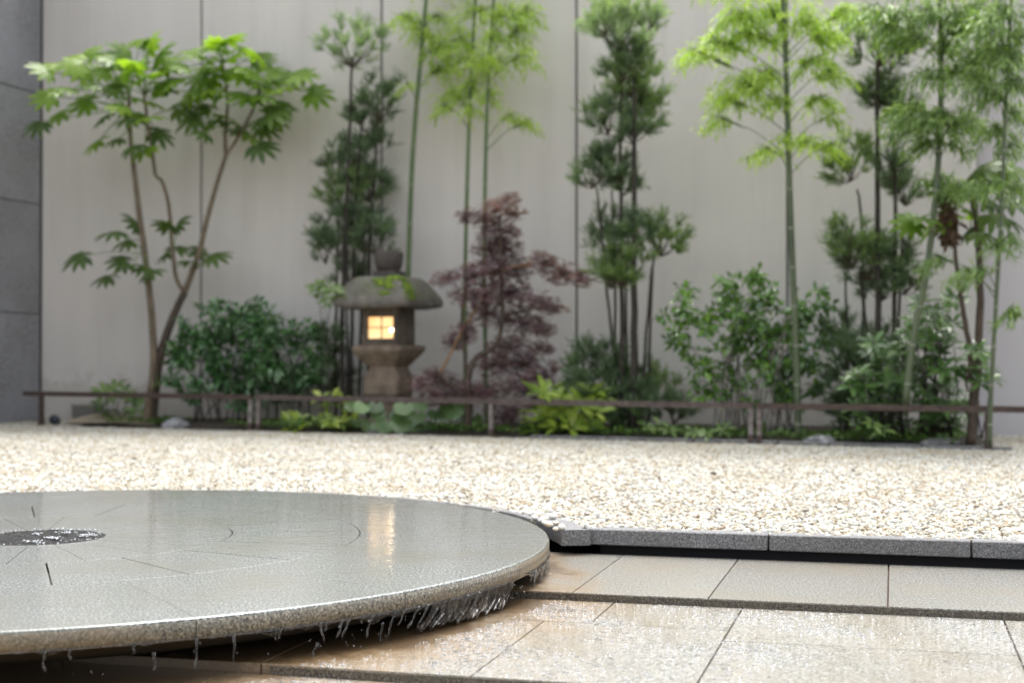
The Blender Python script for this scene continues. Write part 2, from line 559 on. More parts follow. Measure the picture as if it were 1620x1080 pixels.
def water_mat(name, tint=(.92, .95, .97), bumpy=.4, scale=30, white=0.0):
    m, nt, b = new_mat(name)
    out = nt.nodes['Material Output']
    v = coords(nt, (1, 1, .25), 'World')
    n = noise_(nt, v, scale, 3, .6)
    nb = bump(nt, n, bumpy, .02)
    gl = nt.nodes.new('ShaderNodeBsdfGlossy'); gl.inputs['Roughness'].default_value = .04
    nt.links.new(nb, gl.inputs['Normal'])
    tr = nt.nodes.new('ShaderNodeBsdfTransparent'); tr.inputs[0].default_value = (*tint, 1)
    fr = nt.nodes.new('ShaderNodeFresnel'); fr.inputs[0].default_value = 1.5
    nt.links.new(nb, fr.inputs['Normal'])
    mx = nt.nodes.new('ShaderNodeMixShader')
    nt.links.new(fr.outputs[0], mx.inputs[0]); nt.links.new(tr.outputs[0], mx.inputs[1]); nt.links.new(gl.outputs[0], mx.inputs[2])
    last = mx.outputs[0]
    if white:
        d = nt.nodes.new('ShaderNodeBsdfTranslucent'); d.inputs[0].default_value = (.8, .8, .82, 1)
        m2 = nt.nodes.new('ShaderNodeMixShader')
        nt.links.new(ramp(nt, n, [(.42, 0.0), (.7, white)]), m2.inputs[0])
        nt.links.new(last, m2.inputs[1]); nt.links.new(d.outputs[0], m2.inputs[2]); last = m2.outputs[0]
    nt.links.new(last, out.inputs[0])
    return m
M['water'] = water_mat('falling_water', white=.5)
M['sheet'] = water_mat('water_sheet', tint=(.86, .82, .78), bumpy=.6, scale=34, white=.75)
M['drop'] = water_mat('water_drop', bumpy=0.05, white=1.0)
def foam():
    m, nt, b = new_mat('dark_bubbling_water')
    v = coords(nt, kind='World')
    n = noise_(nt, v, 34, 4, .65)
    nt.links.new(ramp(nt, n, [(.3, (.012, .012, .012)), (.62, (.03, .029, .028)), (.80, (.2, .2, .2))]), b.inputs['Base Color'])
    b.inputs['Roughness'].default_value = .3
    nt.links.new(bump(nt, n, 1.0, .03), b.inputs['Normal'])
    b.inputs['Specular IOR Level'].default_value = .12
    return m
M['foam'] = foam()
M['bubble'] = simple('white_water_bubble', (.75, .77, .8), .1, spec=.8)

# leaves
G = {}
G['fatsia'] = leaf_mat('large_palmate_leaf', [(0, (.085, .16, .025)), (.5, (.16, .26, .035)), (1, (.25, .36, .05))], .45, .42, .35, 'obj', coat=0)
G['fatsia_dark'] = leaf_mat('shaded_palmate_leaf', [(0, (.05, .09, .028)), (1, (.115, .175, .045))], .35, .42, .35, 'obj', coat=0)  # darker copy of the palmate leaf, crown shade put into its colour
G['needle'] = leaf_mat('dark_needle_leaf', [(0, (.035, .06, .035)), (.6, (.085, .135, .075)), (1, (.20, .27, .15))], .28, .33)
G['needle_hi'] = leaf_mat('fresh_needle_leaf', [(0, (.055, .10, .04)), (.6, (.135, .20, .08)), (1, (.26, .35, .15))], .32, .33)
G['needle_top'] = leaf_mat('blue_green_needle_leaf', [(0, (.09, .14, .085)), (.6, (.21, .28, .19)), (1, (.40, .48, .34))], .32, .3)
G['bamboo'] = leaf_mat('bright_bamboo_leaf', [(0, (.17, .26, .05)), (.6, (.32, .43, .09)), (1, (.50, .58, .16))], .45, .4)
G['bamboo_dk'] = leaf_mat('mid_bamboo_leaf', [(0, (.07, .13, .045)), (.6, (.17, .26, .09)), (1, (.36, .46, .20))], .35, .4)
G['maple'] = leaf_mat('purple_maple_leaf', [(0, (.085, .045, .065)), (.7, (.21, .13, .175)), (1, (.34, .18, .17))], .32, .35, tcol=1.2)
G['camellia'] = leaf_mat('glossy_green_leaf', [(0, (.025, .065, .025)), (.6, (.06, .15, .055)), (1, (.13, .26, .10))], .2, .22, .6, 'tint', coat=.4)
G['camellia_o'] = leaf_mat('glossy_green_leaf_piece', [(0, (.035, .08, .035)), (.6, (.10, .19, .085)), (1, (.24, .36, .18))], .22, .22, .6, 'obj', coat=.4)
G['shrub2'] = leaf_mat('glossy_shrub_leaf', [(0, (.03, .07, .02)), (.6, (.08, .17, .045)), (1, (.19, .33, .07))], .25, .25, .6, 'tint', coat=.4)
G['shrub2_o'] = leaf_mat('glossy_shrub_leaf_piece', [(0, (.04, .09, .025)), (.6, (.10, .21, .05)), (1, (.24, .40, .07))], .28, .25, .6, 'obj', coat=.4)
G['rhodo'] = leaf_mat('whorled_leaf', [(0, (.025, .06, .02)), (.6, (.065, .135, .04)), (1, (.15, .25, .075))], .25, .3, .5, 'obj', coat=.2)
G['ligu'] = leaf_mat('round_pond_leaf', [(0, (.04, .09, .03)), (.6, (.10, .19, .06)), (1, (.19, .29, .11))], .25, .3, .5, 'obj', coat=.2)
G['lime'] = leaf_mat('lime_leaf', [(0, (.09, .17, .025)), (.6, (.19, .29, .035)), (1, (.34, .40, .07))], .3, .35, .5, 'obj')
G['pale'] = leaf_mat('pale_small_leaf', [(0, (.05, .11, .03)), (1, (.17, .25, .07))], .3, .4, .5, 'obj')
G['fern'] = leaf_mat('low_green_cover', [(0, (.03, .07, .02)), (1, (.13, .22, .05))], .25, .5)
G['dead'] = leaf_mat('dried_brown_leaf', [(0, (.05, .03, .02)), (1, (.13, .08, .05))], .1, .8)
B = {}
B['tan'] = bark_mat('tan_stem_bark', (.07, .05, .033), (.24, .185, .125))
B['dark'] = bark_mat('dark_trunk_bark', (.015, .012, .010), (.06, .048, .038))
B['brown'] = bark_mat('brown_trunk_bark', (.03, .022, .017), (.12, .085, .06))
B['orange'] = bark_mat('orange_maple_bark', (.14, .07, .035), (.30, .17, .09))
B['pale'] = bark_mat('pale_thin_stem', (.16, .14, .12), (.34, .31, .28))
B['culm'] = bark_mat('green_bamboo_culm', (.065, .11, .04), (.14, .20, .075), 8, .3, .4)
B['culm2'] = bark_mat('grey_green_bamboo_culm', (.055, .075, .04), (.12, .15, .075), 8, .3, .4)
B['node'] = simple('pale_bamboo_node', (.24, .26, .19), .6)
B['petiole'] = simple('green_leaf_stalk', (.13, .22, .05), .5)
B['twig'] = simple('thin_brown_twig', (.07, .05, .035), .8)

# ================================================================== SETTING
# paving frame: u runs along the steps, v runs away from the camera
A15 = R_(15)
U = np.array((math.cos(A15), -math.sin(A15), 0)); V_ = np.array((math.sin(A15), math.cos(A15), 0)); Z3 = np.array((0, 0, 1.0))
def uv(u, v, z): return U * u + V_ * v + Z3 * z
def quad(u0, u1, v0, v1, z): return [uv(u0, v0, z), uv(u1, v0, z), uv(u1, v1, z), uv(u0, v1, z)], [(0, 1, 2, 3)]

# ground sheet under everything, out to beyond the courtyard walls
g = mk('ground', [(-60, -60, -.42), (60, -60, -.42), (60, 60, -.42), (-60, 60, -.42)], [(0, 1, 2, 3)], M['sand'])
tag(g, kind='structure')

# gravel area outline test
WL = np.array((-5.815, 17.56)); WD = np.array((math.cos(R_(17)), -math.sin(R_(17)))); WN = np.array((WD[1], -WD[0])) * -1
WN = np.array((-math.sin(R_(17)), -math.cos(R_(17))))     # from the wall towards the camera
def ok_gravel(x, y):
    u = x * U[0] + y * U[1]; v = x * V_[0] + y * V_[1]
    r = math.hypot(x - CX, y - CY)
    if r < 2.30: return False
    if u > -1.55 and (v < 6.385 or r < 2.375): return False
    if y < CY + .2 and x < 1.0 and v < 6.385: return False
    d = np.array((x, y)) - WL
    if d @ WN < 0.02: return False
    side = d @ WD
    if side < 0.03: return False
    q = x / y
    if y > 13.788 / (1 + .45 * q) - .02 and -.305 < q < .335: return False
    return abs(q) < .46
step = .1
cells = {}
gv, gf = [], []
def gi(i, j):
    if (i, j) not in cells:
        cells[(i, j)] = len(gv); gv.append((i * step, j * step, -.032))
    return cells[(i, j)]
for i in range(-85, 75):
    for j in range(55, 185):
        if ok_gravel((i + .5) * step, (j + .5) * step):
            gf.append((gi(i, j), gi(i + 1, j), gi(i + 1, j + 1), gi(i, j + 1)))
gravel = mk('gravel', gv, gf, M['sand'])
gravel.data.materials.append(M['pebble'])
tag(gravel, 'cream and white pebble gravel spread between the kerb and the planting bed', 'gravel', kind='stuff')

ng = bpy.data.node_groups.new('pebble_scatter', 'GeometryNodeTree')
ng.interface.new_socket('Geometry', in_out='INPUT', socket_type='NodeSocketGeometry')
ng.interface.new_socket('Geometry', in_out='OUTPUT', socket_type='NodeSocketGeometry')
gn = lambda t: ng.nodes.new(t)
gi_, go_ = gn('NodeGroupInput'), gn('NodeGroupOutput')
L = ng.links.new
dist = gn('GeometryNodeDistributePointsOnFaces')
L(gi_.outputs[0], dist.inputs['Mesh']); dist.inputs['Density'].default_value = 3900
g2i = gn('GeometryNodeGeometryToInstance')
for k, (sx, sy, sz) in enumerate(((1.0, .82, .62), (1.0, .72, .55), (1.0, .92, .68))):
    ico = gn('GeometryNodeMeshIcoSphere'); ico.inputs['Radius'].default_value = .0130; ico.inputs['Subdivisions'].default_value = 3 if k == 0 else 2
    nz = gn('ShaderNodeTexNoise'); nz.inputs['Scale'].default_value = 48; nz.noise_dimensions = '4D'; nz.inputs['W'].default_value = k * 3.1; nz.inputs['Detail'].default_value = 0
    sb = gn('ShaderNodeVectorMath'); sb.operation = 'SUBTRACT'; sb.inputs[1].default_value = (.5, .5, .5)
    sc_ = gn('ShaderNodeVectorMath'); sc_.operation = 'SCALE'; sc_.inputs['Scale'].default_value = .014
    L(nz.outputs['Color'], sb.inputs[0]); L(sb.outputs[0], sc_.inputs[0])
    sp = gn('GeometryNodeSetPosition'); L(ico.outputs[0], sp.inputs[0]); L(sc_.outputs[0], sp.inputs['Offset'])
    tr = gn('GeometryNodeTransform'); tr.inputs['Scale'].default_value = (sx, sy, sz); L(sp.outputs[0], tr.inputs[0])
    ss = gn('GeometryNodeSetShadeSmooth'); L(tr.outputs[0], ss.inputs[0])
    sm = gn('GeometryNodeSetMaterial'); sm.inputs['Material'].default_value = M['pebble']; L(ss.outputs[0], sm.inputs[0])
    L(sm.outputs[0], g2i.inputs[0])
iop = gn('GeometryNodeInstanceOnPoints')
L(dist.outputs['Points'], iop.inputs['Points']); L(g2i.outputs[0], iop.inputs['Instance']); iop.inputs['Pick Instance'].default_value = True
rr = gn('FunctionNodeRandomValue'); rr.data_type = 'FLOAT_VECTOR'; rr.inputs[0].default_value = (-.35, -.35, 0); rr.inputs[1].default_value = (.35, .35, 6.28)
L(rr.outputs[0], iop.inputs['Rotation'])
rs_ = gn('FunctionNodeRandomValue'); rs_.data_type = 'FLOAT_VECTOR'; rs_.inputs[0].default_value = (.4, .4, .45); rs_.inputs[1].default_value = (1.5, 1.5, 1.4); rs_.inputs['Seed'].default_value = 5
L(rs_.outputs[0], iop.inputs['Scale'])
# heap the pebbles unevenly
off = gn('FunctionNodeRandomValue'); off.data_type = 'FLOAT_VECTOR'; off.inputs[0].default_value = (0, 0, -.002); off.inputs[1].default_value = (0, 0, .014); off.inputs['Seed'].default_value = 9
spo = gn('GeometryNodeSetPosition'); L(dist.outputs['Points'], spo.inputs[0]); L(off.outputs[0], spo.inputs['Offset']); L(spo.outputs[0], iop.inputs['Points'])
st = gn('GeometryNodeStoreNamedAttribute'); st.domain = 'INSTANCE'; st.data_type = 'FLOAT'; st.inputs['Name'].default_value = 'rnd'
rv = gn('FunctionNodeRandomValue'); rv.data_type = 'FLOAT'; rv.inputs['Seed'].default_value = 3
L(iop.outputs[0], st.inputs[0])
L(rv.outputs[1], st.inputs['Value'])
jg = gn('GeometryNodeJoinGeometry'); L(gi_.outputs[0], jg.inputs[0]); L(st.outputs[0], jg.inputs[0])
L(jg.outputs[0], go_.inputs[0])
md = gravel.modifiers.new('pebbles', 'NODES'); md.node_group = ng

# bedding under the gravel beyond the built cells, and planting soil behind the fence
mb = MB()
mb.add([(-7.5, 6.9, -.045), (-2.0, 8.55, -.045), (.35, 6.62, -.045), (8, 4.55, -.045), (14, 24, -.045), (-14, 24, -.045), (-14, 6.9, -.045)], [(0, 1, 2, 3, 4, 5, 6)])
o = mb.build('gravel_bedding', M['sand']); tag(o, kind='structure')

# gutter retaining wall (black) behind the kerbs
mb = MB()
mb.add([uv(-1.3, 6.41, -.3), uv(8, 6.41, -.3), uv(8, 6.41, -.05), uv(-1.3, 6.41, -.05), uv(-1.3, 6.47, -.3), uv(8, 6.47, -.3), uv(8, 6.47, -.05), uv(-1.3, 6.47, -.05)],
       [(0, 1, 2, 3), (4, 7, 6, 5), (0, 3, 7, 4), (1, 5, 6, 2), (3, 2, 6, 7), (0, 4, 5, 1)])
n = 64
for i in range(n):
    a0, a1 = R_(11.5 + 196 * i / n), R_(11.5 + 196 * (i + 1) / n)
    P = lambda r, a, z: (CX + r * math.cos(a), CY + r * math.sin(a), z)
    mb.add([P(2.33, a0, -.3), P(2.33, a1, -.3), P(2.33, a1, -.05), P(2.33, a0, -.05)], [(0, 1, 2, 3)])
    mb.add([P(2.37, a0, -.3), P(2.37, a1, -.3), P(2.37, a1, -.05), P(2.37, a0, -.05)], [(3, 2, 1, 0)])
    mb.add([P(2.33, a0, -.05), P(2.33, a1, -.05), P(2.37, a1, -.05), P(2.37, a0, -.05)], [(0, 1, 2, 3)])
o = mb.build('gutter_wall', M['black']); tag(o, kind='structure')

# ------------------------------------------------------------------ kerb stones
kt = thing('kerb', (0.3, 6.43, -.08), 'speckled grey granite kerb with open black gutter holding back the gravel', 'kerb')
for k, (u0, u1) in enumerate(((-1.37, -.534), (-.526, .313), (.321, 1.16), (1.168, 2.0), (2.008, 2.85), (2.858, 3.7))):
    c = uv((u0 + u1) / 2, 6.36, -.05)
    v, f = box(c, U, V_, Z3, (u1 - u0) / 2, .05, .035, .004)
    mk('kerb_stone', v, f, M['kerb'], kt)
def arc_block(r0, r1, a0, a1, z0, z1, n=8, ch=.004):
    prof = [(r0 + ch, z0), (r0, z0 + ch), (r0, z1 - ch), (r0 + ch, z1), (r1 - ch, z1), (r1, z1 - ch), (r1, z0)]
    m = len(prof); v, f = [], []
    for i in range(n + 1):
        a = a0 + (a1 - a0) * i / n
        for r, z in prof: v.append((CX + r * math.cos(a), CY + r * math.sin(a), z))
    for i in range(n):
        for k in range(m):
            l = (k + 1) % m
            f.append((i * m + k, i * m + l, (i + 1) * m + l, (i + 1) * m + k))
    f.append(tuple(range(m - 1, -1, -1))); f.append(tuple(n * m + k for k in range(m)))
    return v, f
for k in range(11):
    a0 = R_(9.3 + k * 17); a1 = R_(9.3 + k * 17 + 16.8)
    v, f = arc_block(2.262 if k else 2.25, 2.385 if k == 0 else 2.325, a0, a1, -.085, -.015)
    mk('curved_kerb_stone', v, f, M['kerb'], kt)

# loose pebbles lying on the end of the curved kerb
def pebble_mesh(seed, s=(1, .8, .6)):
    import bmesh
    bm = bmesh.new(); bmesh.ops.create_icosphere(bm, subdivisions=3, radius=1)
    for v in bm.verts:
        d = mnoise.noise(v.co * 1.3 + Vector((seed * 7.1, 0, 0))) * .22
        v.co = Vector((v.co.x * s[0], v.co.y * s[1], v.co.z * s[2])) * (1 + d)
    me = bpy.data.meshes.new('pebble'); bm.to_mesh(me); bm.free()
    me.materials.append(M['pebble_obj']); me.polygons.foreach_set('use_smooth', np.ones(len(me.polygons), dtype=bool))
    return me
pms = [pebble_mesh(i, ((1, .8, .62), (1, .9, .7), (1, .7, .5))[i]) for i in range(3)]
plist = [(868, 829, .021, 'round white pebble balanced on the rim of the curved kerb'), (889, 833, .019, 'white pebble sitting nearest the pointed kerb corner'), (874, 816, .026, 'largest round white pebble on the curved kerb'),
         (857, 822, .016, None), (846, 818, .017, None), (838, 812, .015, None), (880, 827, .017, None), (861, 826, .013, None), (828, 809, .014, None), (851, 813, .015, None), (879, 836, .012, None)]
for i, (px, py, s, lb) in enumerate(plist):
    p = PZ(px, py, -.012 + s * .45)
    o = bpy.data.objects.new('pebble', pms[i % 3]); COL.objects.link(o)
    o.location = p; o.scale = (s, s, s); o.rotation_euler = (0, 0, i * 1.3)
    if lb: tag(o, lb, 'pebble')
    else: tag(o, 'small cream pebble among the loose ones lying on the curved kerb end', 'pebble', 'pebbles on the curved kerb end')

# ------------------------------------------------------------------ pavement slabs
PIT = 1.32
def clipped(u0, u1, v0, v1, R0):
    """outline of a rectangle with the fountain's round pit cut out of it"""
    cs = [(u0, v0), (u1, v0), (u1, v1), (u0, v1)]
    pts = []
    for i in range(4):
        a, b_ = cs[i], cs[(i + 1) % 4]
        n = 60
        pts += [(a[0] + (b_[0] - a[0]) * k / n, a[1] + (b_[1] - a[1]) * k / n) for k in range(n)]
    cu, cv = CX * U[0] + CY * U[1], CX * V_[0] + CY * V_[1]
    ins = [math.hypot(p[0] - cu, p[1] - cv) < R0 for p in pts]
    if all(ins): return None
    if not any(ins): return cs
    n = len(pts)
    st_ = next(i for i in range(n) if not ins[i] and ins[i - 1])
    order = [(st_ + k) % n for k in range(n)]
    outp = [pts[i] for i in order if not ins[i]]
    keep = [outp[0]]
    for k in range(1, len(outp) - 1):
        p, q, r = keep[-1], outp[k], outp[k + 1]
        if abs((q[0] - p[0]) * (r[1] - q[1]) - (q[1] - p[1]) * (r[0] - q[0])) > 1e-9: keep.append(q)
    keep.append(outp[-1])
    a1 = math.atan2(outp[-1][1] - cv, outp[-1][0] - cu); a0 = math.atan2(outp[0][1] - cv, outp[0][0] - cu)
    d_ = (a0 - a1 + math.pi) % (2 * math.pi) - math.pi
    arc = [(cu + R0 * math.cos(a1 + d_ * k / 14), cv + R0 * math.sin(a1 + d_ * k / 14)) for k in range(1, 14)]
    return keep + arc
def prism(out, z0, z1, ch=.002):
    n = len(out)
    mu = sum(p[0] for p in out) / n; mv = sum(p[1] for p in out) / n
    def sh(p): 
        l_ = math.hypot(p[0] - mu, p[1] - mv); return (p[0] + (mu - p[0]) * ch / l_, p[1] + (mv - p[1]) * ch / l_)
    v = [uv(p[0], p[1], z0) for p in out] + [uv(p[0], p[1], z1 - ch) for p in out] + [uv(*sh(p), z1) for p in out]
    f = [tuple(range(n - 1, -1, -1)), tuple(range(2 * n, 3 * n))]
    for r in range(2):
        for i in range(n):
            j = (i + 1) % n
            f.append((r * n + i, r * n + j, (r + 1) * n + j, (r + 1) * n + i))
    return v, f
slabs = []
def slab(u0, u1, v0, v1, z, mat, th=.05, gap=.0028):
    o_ = clipped(u0 + gap, u1 - gap, v0 + gap, v1 - gap, PIT)
    if o_: slabs.append((prism(o_, z - th, z), mat, clipped(u0, u1, v0 + .007, v1, PIT + .012), z))
us = [-3.6, -2.9, -2.3, -1.72, -1.17, -.66, -.021, .63, 1.27, 1.92, 2.6, 3.3]
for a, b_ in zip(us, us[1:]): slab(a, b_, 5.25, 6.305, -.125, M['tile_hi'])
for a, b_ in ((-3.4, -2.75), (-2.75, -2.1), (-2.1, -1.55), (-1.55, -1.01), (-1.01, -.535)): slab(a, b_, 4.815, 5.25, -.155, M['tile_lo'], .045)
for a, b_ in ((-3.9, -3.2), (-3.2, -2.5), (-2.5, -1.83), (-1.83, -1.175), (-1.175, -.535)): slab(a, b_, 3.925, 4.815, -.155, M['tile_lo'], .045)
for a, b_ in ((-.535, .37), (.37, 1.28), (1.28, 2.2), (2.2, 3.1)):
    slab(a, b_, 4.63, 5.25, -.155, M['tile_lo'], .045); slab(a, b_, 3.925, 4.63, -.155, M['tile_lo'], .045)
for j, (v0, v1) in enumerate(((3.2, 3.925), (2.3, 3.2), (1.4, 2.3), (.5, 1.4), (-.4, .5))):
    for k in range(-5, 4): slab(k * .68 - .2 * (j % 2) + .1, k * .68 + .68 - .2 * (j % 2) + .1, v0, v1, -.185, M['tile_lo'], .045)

mb = MB()
for (_, _, o_, z) in slabs:
    if o_: mb.add(*prism(o_, z - .2, z - .012))
pave = mb.build('pavement', M['pavejoint']); tag(pave, kind='structure')
mk('gutter_floor', *quad(-4.8, 9, 6.30, 6.45, -.29), M['black'], pave)
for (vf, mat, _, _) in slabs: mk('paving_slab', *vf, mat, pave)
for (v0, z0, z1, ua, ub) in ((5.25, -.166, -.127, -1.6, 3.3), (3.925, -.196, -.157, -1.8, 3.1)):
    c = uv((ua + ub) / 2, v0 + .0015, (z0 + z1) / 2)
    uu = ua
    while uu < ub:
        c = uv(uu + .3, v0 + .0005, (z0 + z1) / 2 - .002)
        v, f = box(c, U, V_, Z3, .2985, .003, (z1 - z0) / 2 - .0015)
        mk('step_shade_face', v, f, M['stepshade'], pave)  # thin strip over the riser, painted dark as its shade
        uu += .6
# round pit below the disc
v, f = [], []
for i in range(97):
    a = 2 * math.pi * i / 96
    for r, z in ((PIT + .004, -.19), (PIT + .004, -.40), (.3, -.40)): v.append((CX + r * math.cos(a), CY + r * math.sin(a), z))
for i in range(96):
    for q in range(2): f.append((i * 3 + q, (i + 1) * 3 + q, (i + 1) * 3 + q + 1, i * 3 + q + 1))
o = mk('fountain_pit', v, f, M['black'], None, True); tag(o, kind='structure')

# ------------------------------------------------------------------ fountain disc
ft = thing('fountain', (CX, CY, -.17), 'huge round grey granite fountain disc overflowing with a thin film of water', 'fountain')
def sector(r0, r1, a0, a1, z0, z1, gap, bev_out=0.0, n=10):
    g0 = gap / 2
    prof = [(r0 + g0, z0), (r0 + g0, z1 - .001), (r0 + g0 + .001, z1)]
    if bev_out:
        for k in range(6):
            t = k / 5 * math.pi / 2
            prof.append((r1 - bev_out + bev_out * math.sin(t), z1 - bev_out + bev_out * math.cos(t)))
        prof.append((r1, z0))
    else:
        prof += [(r1 - g0 - .001, z1), (r1 - g0, z1 - .001), (r1 - g0, z0)]
    m = len(prof); v, f = [], []
    for i in range(n + 1):
        for r, z in prof:
            ag = g0 / max(r, .1)
            a = (a0 + ag) + (a1 - a0 - 2 * ag) * i / n
            v.append((CX + r * math.cos(a), CY + r * math.sin(a), z))
    for i in range(n):
        for k in range(m):
            l = (k + 1) % m
            f.append((i * m + k, (i + 1) * m + k, (i + 1) * m + l, i * m + l))
    f.append(tuple(range(m))); f.append(tuple(n * m + k for k in range(m - 1, -1, -1)))
    return v, f
D20 = R_(20)
for (r0, r1, offd, gp) in ((.268, .80, 0, .003), (.80, 1.35, 10, .007), (1.35, 1.80, 0, .0012)):
    for k in range(18):
        a = R_(offd) + k * D20
        v, f = sector(r0, r1, a, a + D20, -.05, 0, gp, n=5)
        mk('disc_slab', v, f, M['disc'], ft)
for k in range(18):
    a = k * D20
    v, f = sector(1.80, RD, a, a + D20, -.062, 0, .002, .007, n=12)
    mk('rim_slab', v, f, M['disc'], ft)
v, f = [], []
for i in range(160):
    a = 2 * math.pi * i / 160
    for r in (1.7985, 1.8015): v.append((CX + r * math.cos(a), CY + r * math.sin(a), .0004))
for i in range(160):
    j = (i + 1) % 160
    f.append((i * 2, i * 2 + 1, j * 2 + 1, j * 2))
mk('pale_joint', v, f, M['caulk'], ft, True)
# rim band of darker stone seen edge on: a shell 2.5 mm proud below the bevel
for k in range(18):
    a = k * D20
    n = 12; v, f = [], []
    for i in range(n + 1):
        t = a + .0008 + (D20 - .0016) * i / n
        for r, z in ((RD - .001, -.0085), (RD + .0022, -.0105), (RD + .0022, -.060), (RD - .006, -.064)):
            v.append((CX + r * math.cos(t), CY + r * math.sin(t), z))
    for i in range(n):
        for q in range(3): f.append((i * 4 + q, i * 4 + q + 1, (i + 1) * 4 + q + 1, (i + 1) * 4 + q))
    mk('rim_band', v, f, M['rim'], ft, True)
# body below the slabs: joint bed, undercut, plinth
prof = [(.268, -.035), (1.79, -.012 - .02), (1.8, -.045), (RD - .01, -.0625), (RD - .045, -.064), (RD - .10, -.10), (RD - .22, -.135), (RD - .7, -.15), (1.25, -.155), (1.2, -.40)]
n = 96; v, f = [], []
for i in range(n):
    a = 2 * math.pi * i / n
    for r, z in prof: v.append((CX + r * math.cos(a), CY + r * math.sin(a), z))
m = len(prof)
for i in range(n):
    j = (i + 1) % n
    for k in range(m - 1): f.append((i * m + k, i * m + k + 1, j * m + k + 1, j * m + k))
mk('undercut_base', v, f, M['under'], ft, True)
# hub: bubbling water
v, f = [(CX, CY, -.01)], []
rn = random.Random(3)
nr, na = 22, 90
for i in range(1, nr + 1):
    r = .27 * i / nr
    for k in range(na):
        a = 2 * math.pi * k / na
        x, y = CX + r * math.cos(a), CY + r * math.sin(a)
        h = mnoise.noise(Vector((x * 22, y * 22, 1))) * .012 + mnoise.noise(Vector((x * 60, y * 60, 4))) * .007
        h *= 1 - .55 * (r / .27) ** 4
        v.append((x, y, -.006 + h + .006 * max(0, 1 - r / .12)))
for k in range(na):
    f.append((0, 1 + k, 1 + (k + 1) % na))
for i in range(nr - 1):
    for k in range(na):
        l = (k + 1) % na
        f.append((1 + i * na + k, 1 + (i + 1) * na + k, 1 + (i + 1) * na + l, 1 + i * na + l))
mk('bubbling_spout', v, f, M['foam'], ft, True)
def sphere_t(sub=2):
    import bmesh
    bm = bmesh.new(); bmesh.ops.create_icosphere(bm, subdivisions=sub, radius=1)
    v = [tuple(q.co) for q in bm.verts]; f = [tuple(w_.index for w_ in q.verts) for q in bm.faces]
    bm.free(); return v, f
SPH = sphere_t(2); SPH1 = sphere_t(1)
nb = 260
a = RN.uniform(0, 2 * np.pi, nb); kk_ = RN.integers(0, 7, nb); a = np.where(kk_ < 5, np.array((.2, -.6, 1.1, -1.4, 2.0, 0, 0))[kk_] + RN.normal(0, .16, nb), a); r = np.where(kk_ < 5, np.array((.19, .10, .14, .17, .08, 0, 0))[kk_] + RN.normal(0, .022, nb), RN.normal(.25, .022, nb))
T = np.stack((CX + r * np.cos(a), CY + r * np.sin(a), .002 + RN.random(nb) * .006), -1)
cloud('splash_bubbles', *SPH1, np.tile(np.eye(3), (nb, 1, 1)) * np.array((1.3, 1.3, .7))[None, :, None], T, RN.uniform(.001, .0042, nb), M['bubble'], ft)

# water hanging and falling from the rim
def rim_pt(a, dr, z): return np.array((CX + (RD + dr) * math.cos(a), CY + (RD + dr) * math.sin(a), z))
def film(a0, a1, depth, n=60, seed=0, pw=1.0):
    """scalloped film clinging to the bottom edge of the rim"""
    v, f = [], []
    for i in range(n + 1):
        a = a0 + (a1 - a0) * i / n
        s = abs(mnoise.noise(Vector((a * 23 + seed, seed, 0)))) * 1.6 + .15
        s *= min(1, 6 * min(i, n - i) / n)
        d = .003 + 1.5 * depth * min(s, 1.2) ** pw
        for k in range(4):
            t = k / 3
            v.append(rim_pt(a, .004 + .003 * math.sin(t * 3), -.056 - d * t))
    for i in range(n):
        for k in range(3): f.append((i * 4 + k, i * 4 + k + 1, (i + 1) * 4 + k + 1, (i + 1) * 4 + k))
    return v, f
for (d0, d1, dp, sd_) in ((-74, -60, .012, 1), (-60, -46, .024, 2), (-46, -37, .036, 3), (-38, -24, .03, 4), (-18, 4, .03, 5)):
    v, f = film(R_(d0), R_(d1), dp, 70, sd_)
    mk('water_film', v, f, M['sheet'], ft, True)
# the broad curtain on the right front
def curtain(d0, d1, seed, drop=.095, lean=-.02):
    v, f = [], []
    n, m = 60, 10
    for i in range(n + 1):
        a = R_(d0 + (d1 - d0) * i / n)
        edge = .8 + .35 * mnoise.noise(Vector((i * .33, seed, 0)))
        for k in range(m):
            t = k / (m - 1)
            rough = mnoise.noise(Vector((i * .55, t * 1.5, seed))) * .006 * t
            aa = a + lean * t * t
            v.append(rim_pt(aa, .005 - .012 * t + rough, -.058 - drop * t * edge))
    for i in range(n):
        if mnoise.noise(Vector((i * .41, seed + 9, 0))) > .28: 
            ks = range(3)
        else: ks = range(m - 1)
        for k in ks: f.append((i * m + k, i * m + k + 1, (i + 1) * m + k + 1, (i + 1) * m + k))
    return v, f
for (d0, d1, s_) in ((-36.5, -27, 2), (-29, -21.5, 5), (-15, -3, 8)):
    v, f = curtain(d0, d1, s_, .098 if -38 < d0 < -20 else .045, -.035 if d0 < -20 else -.01)
    mk('water_curtain', v, f, M['sheet'], ft, True)
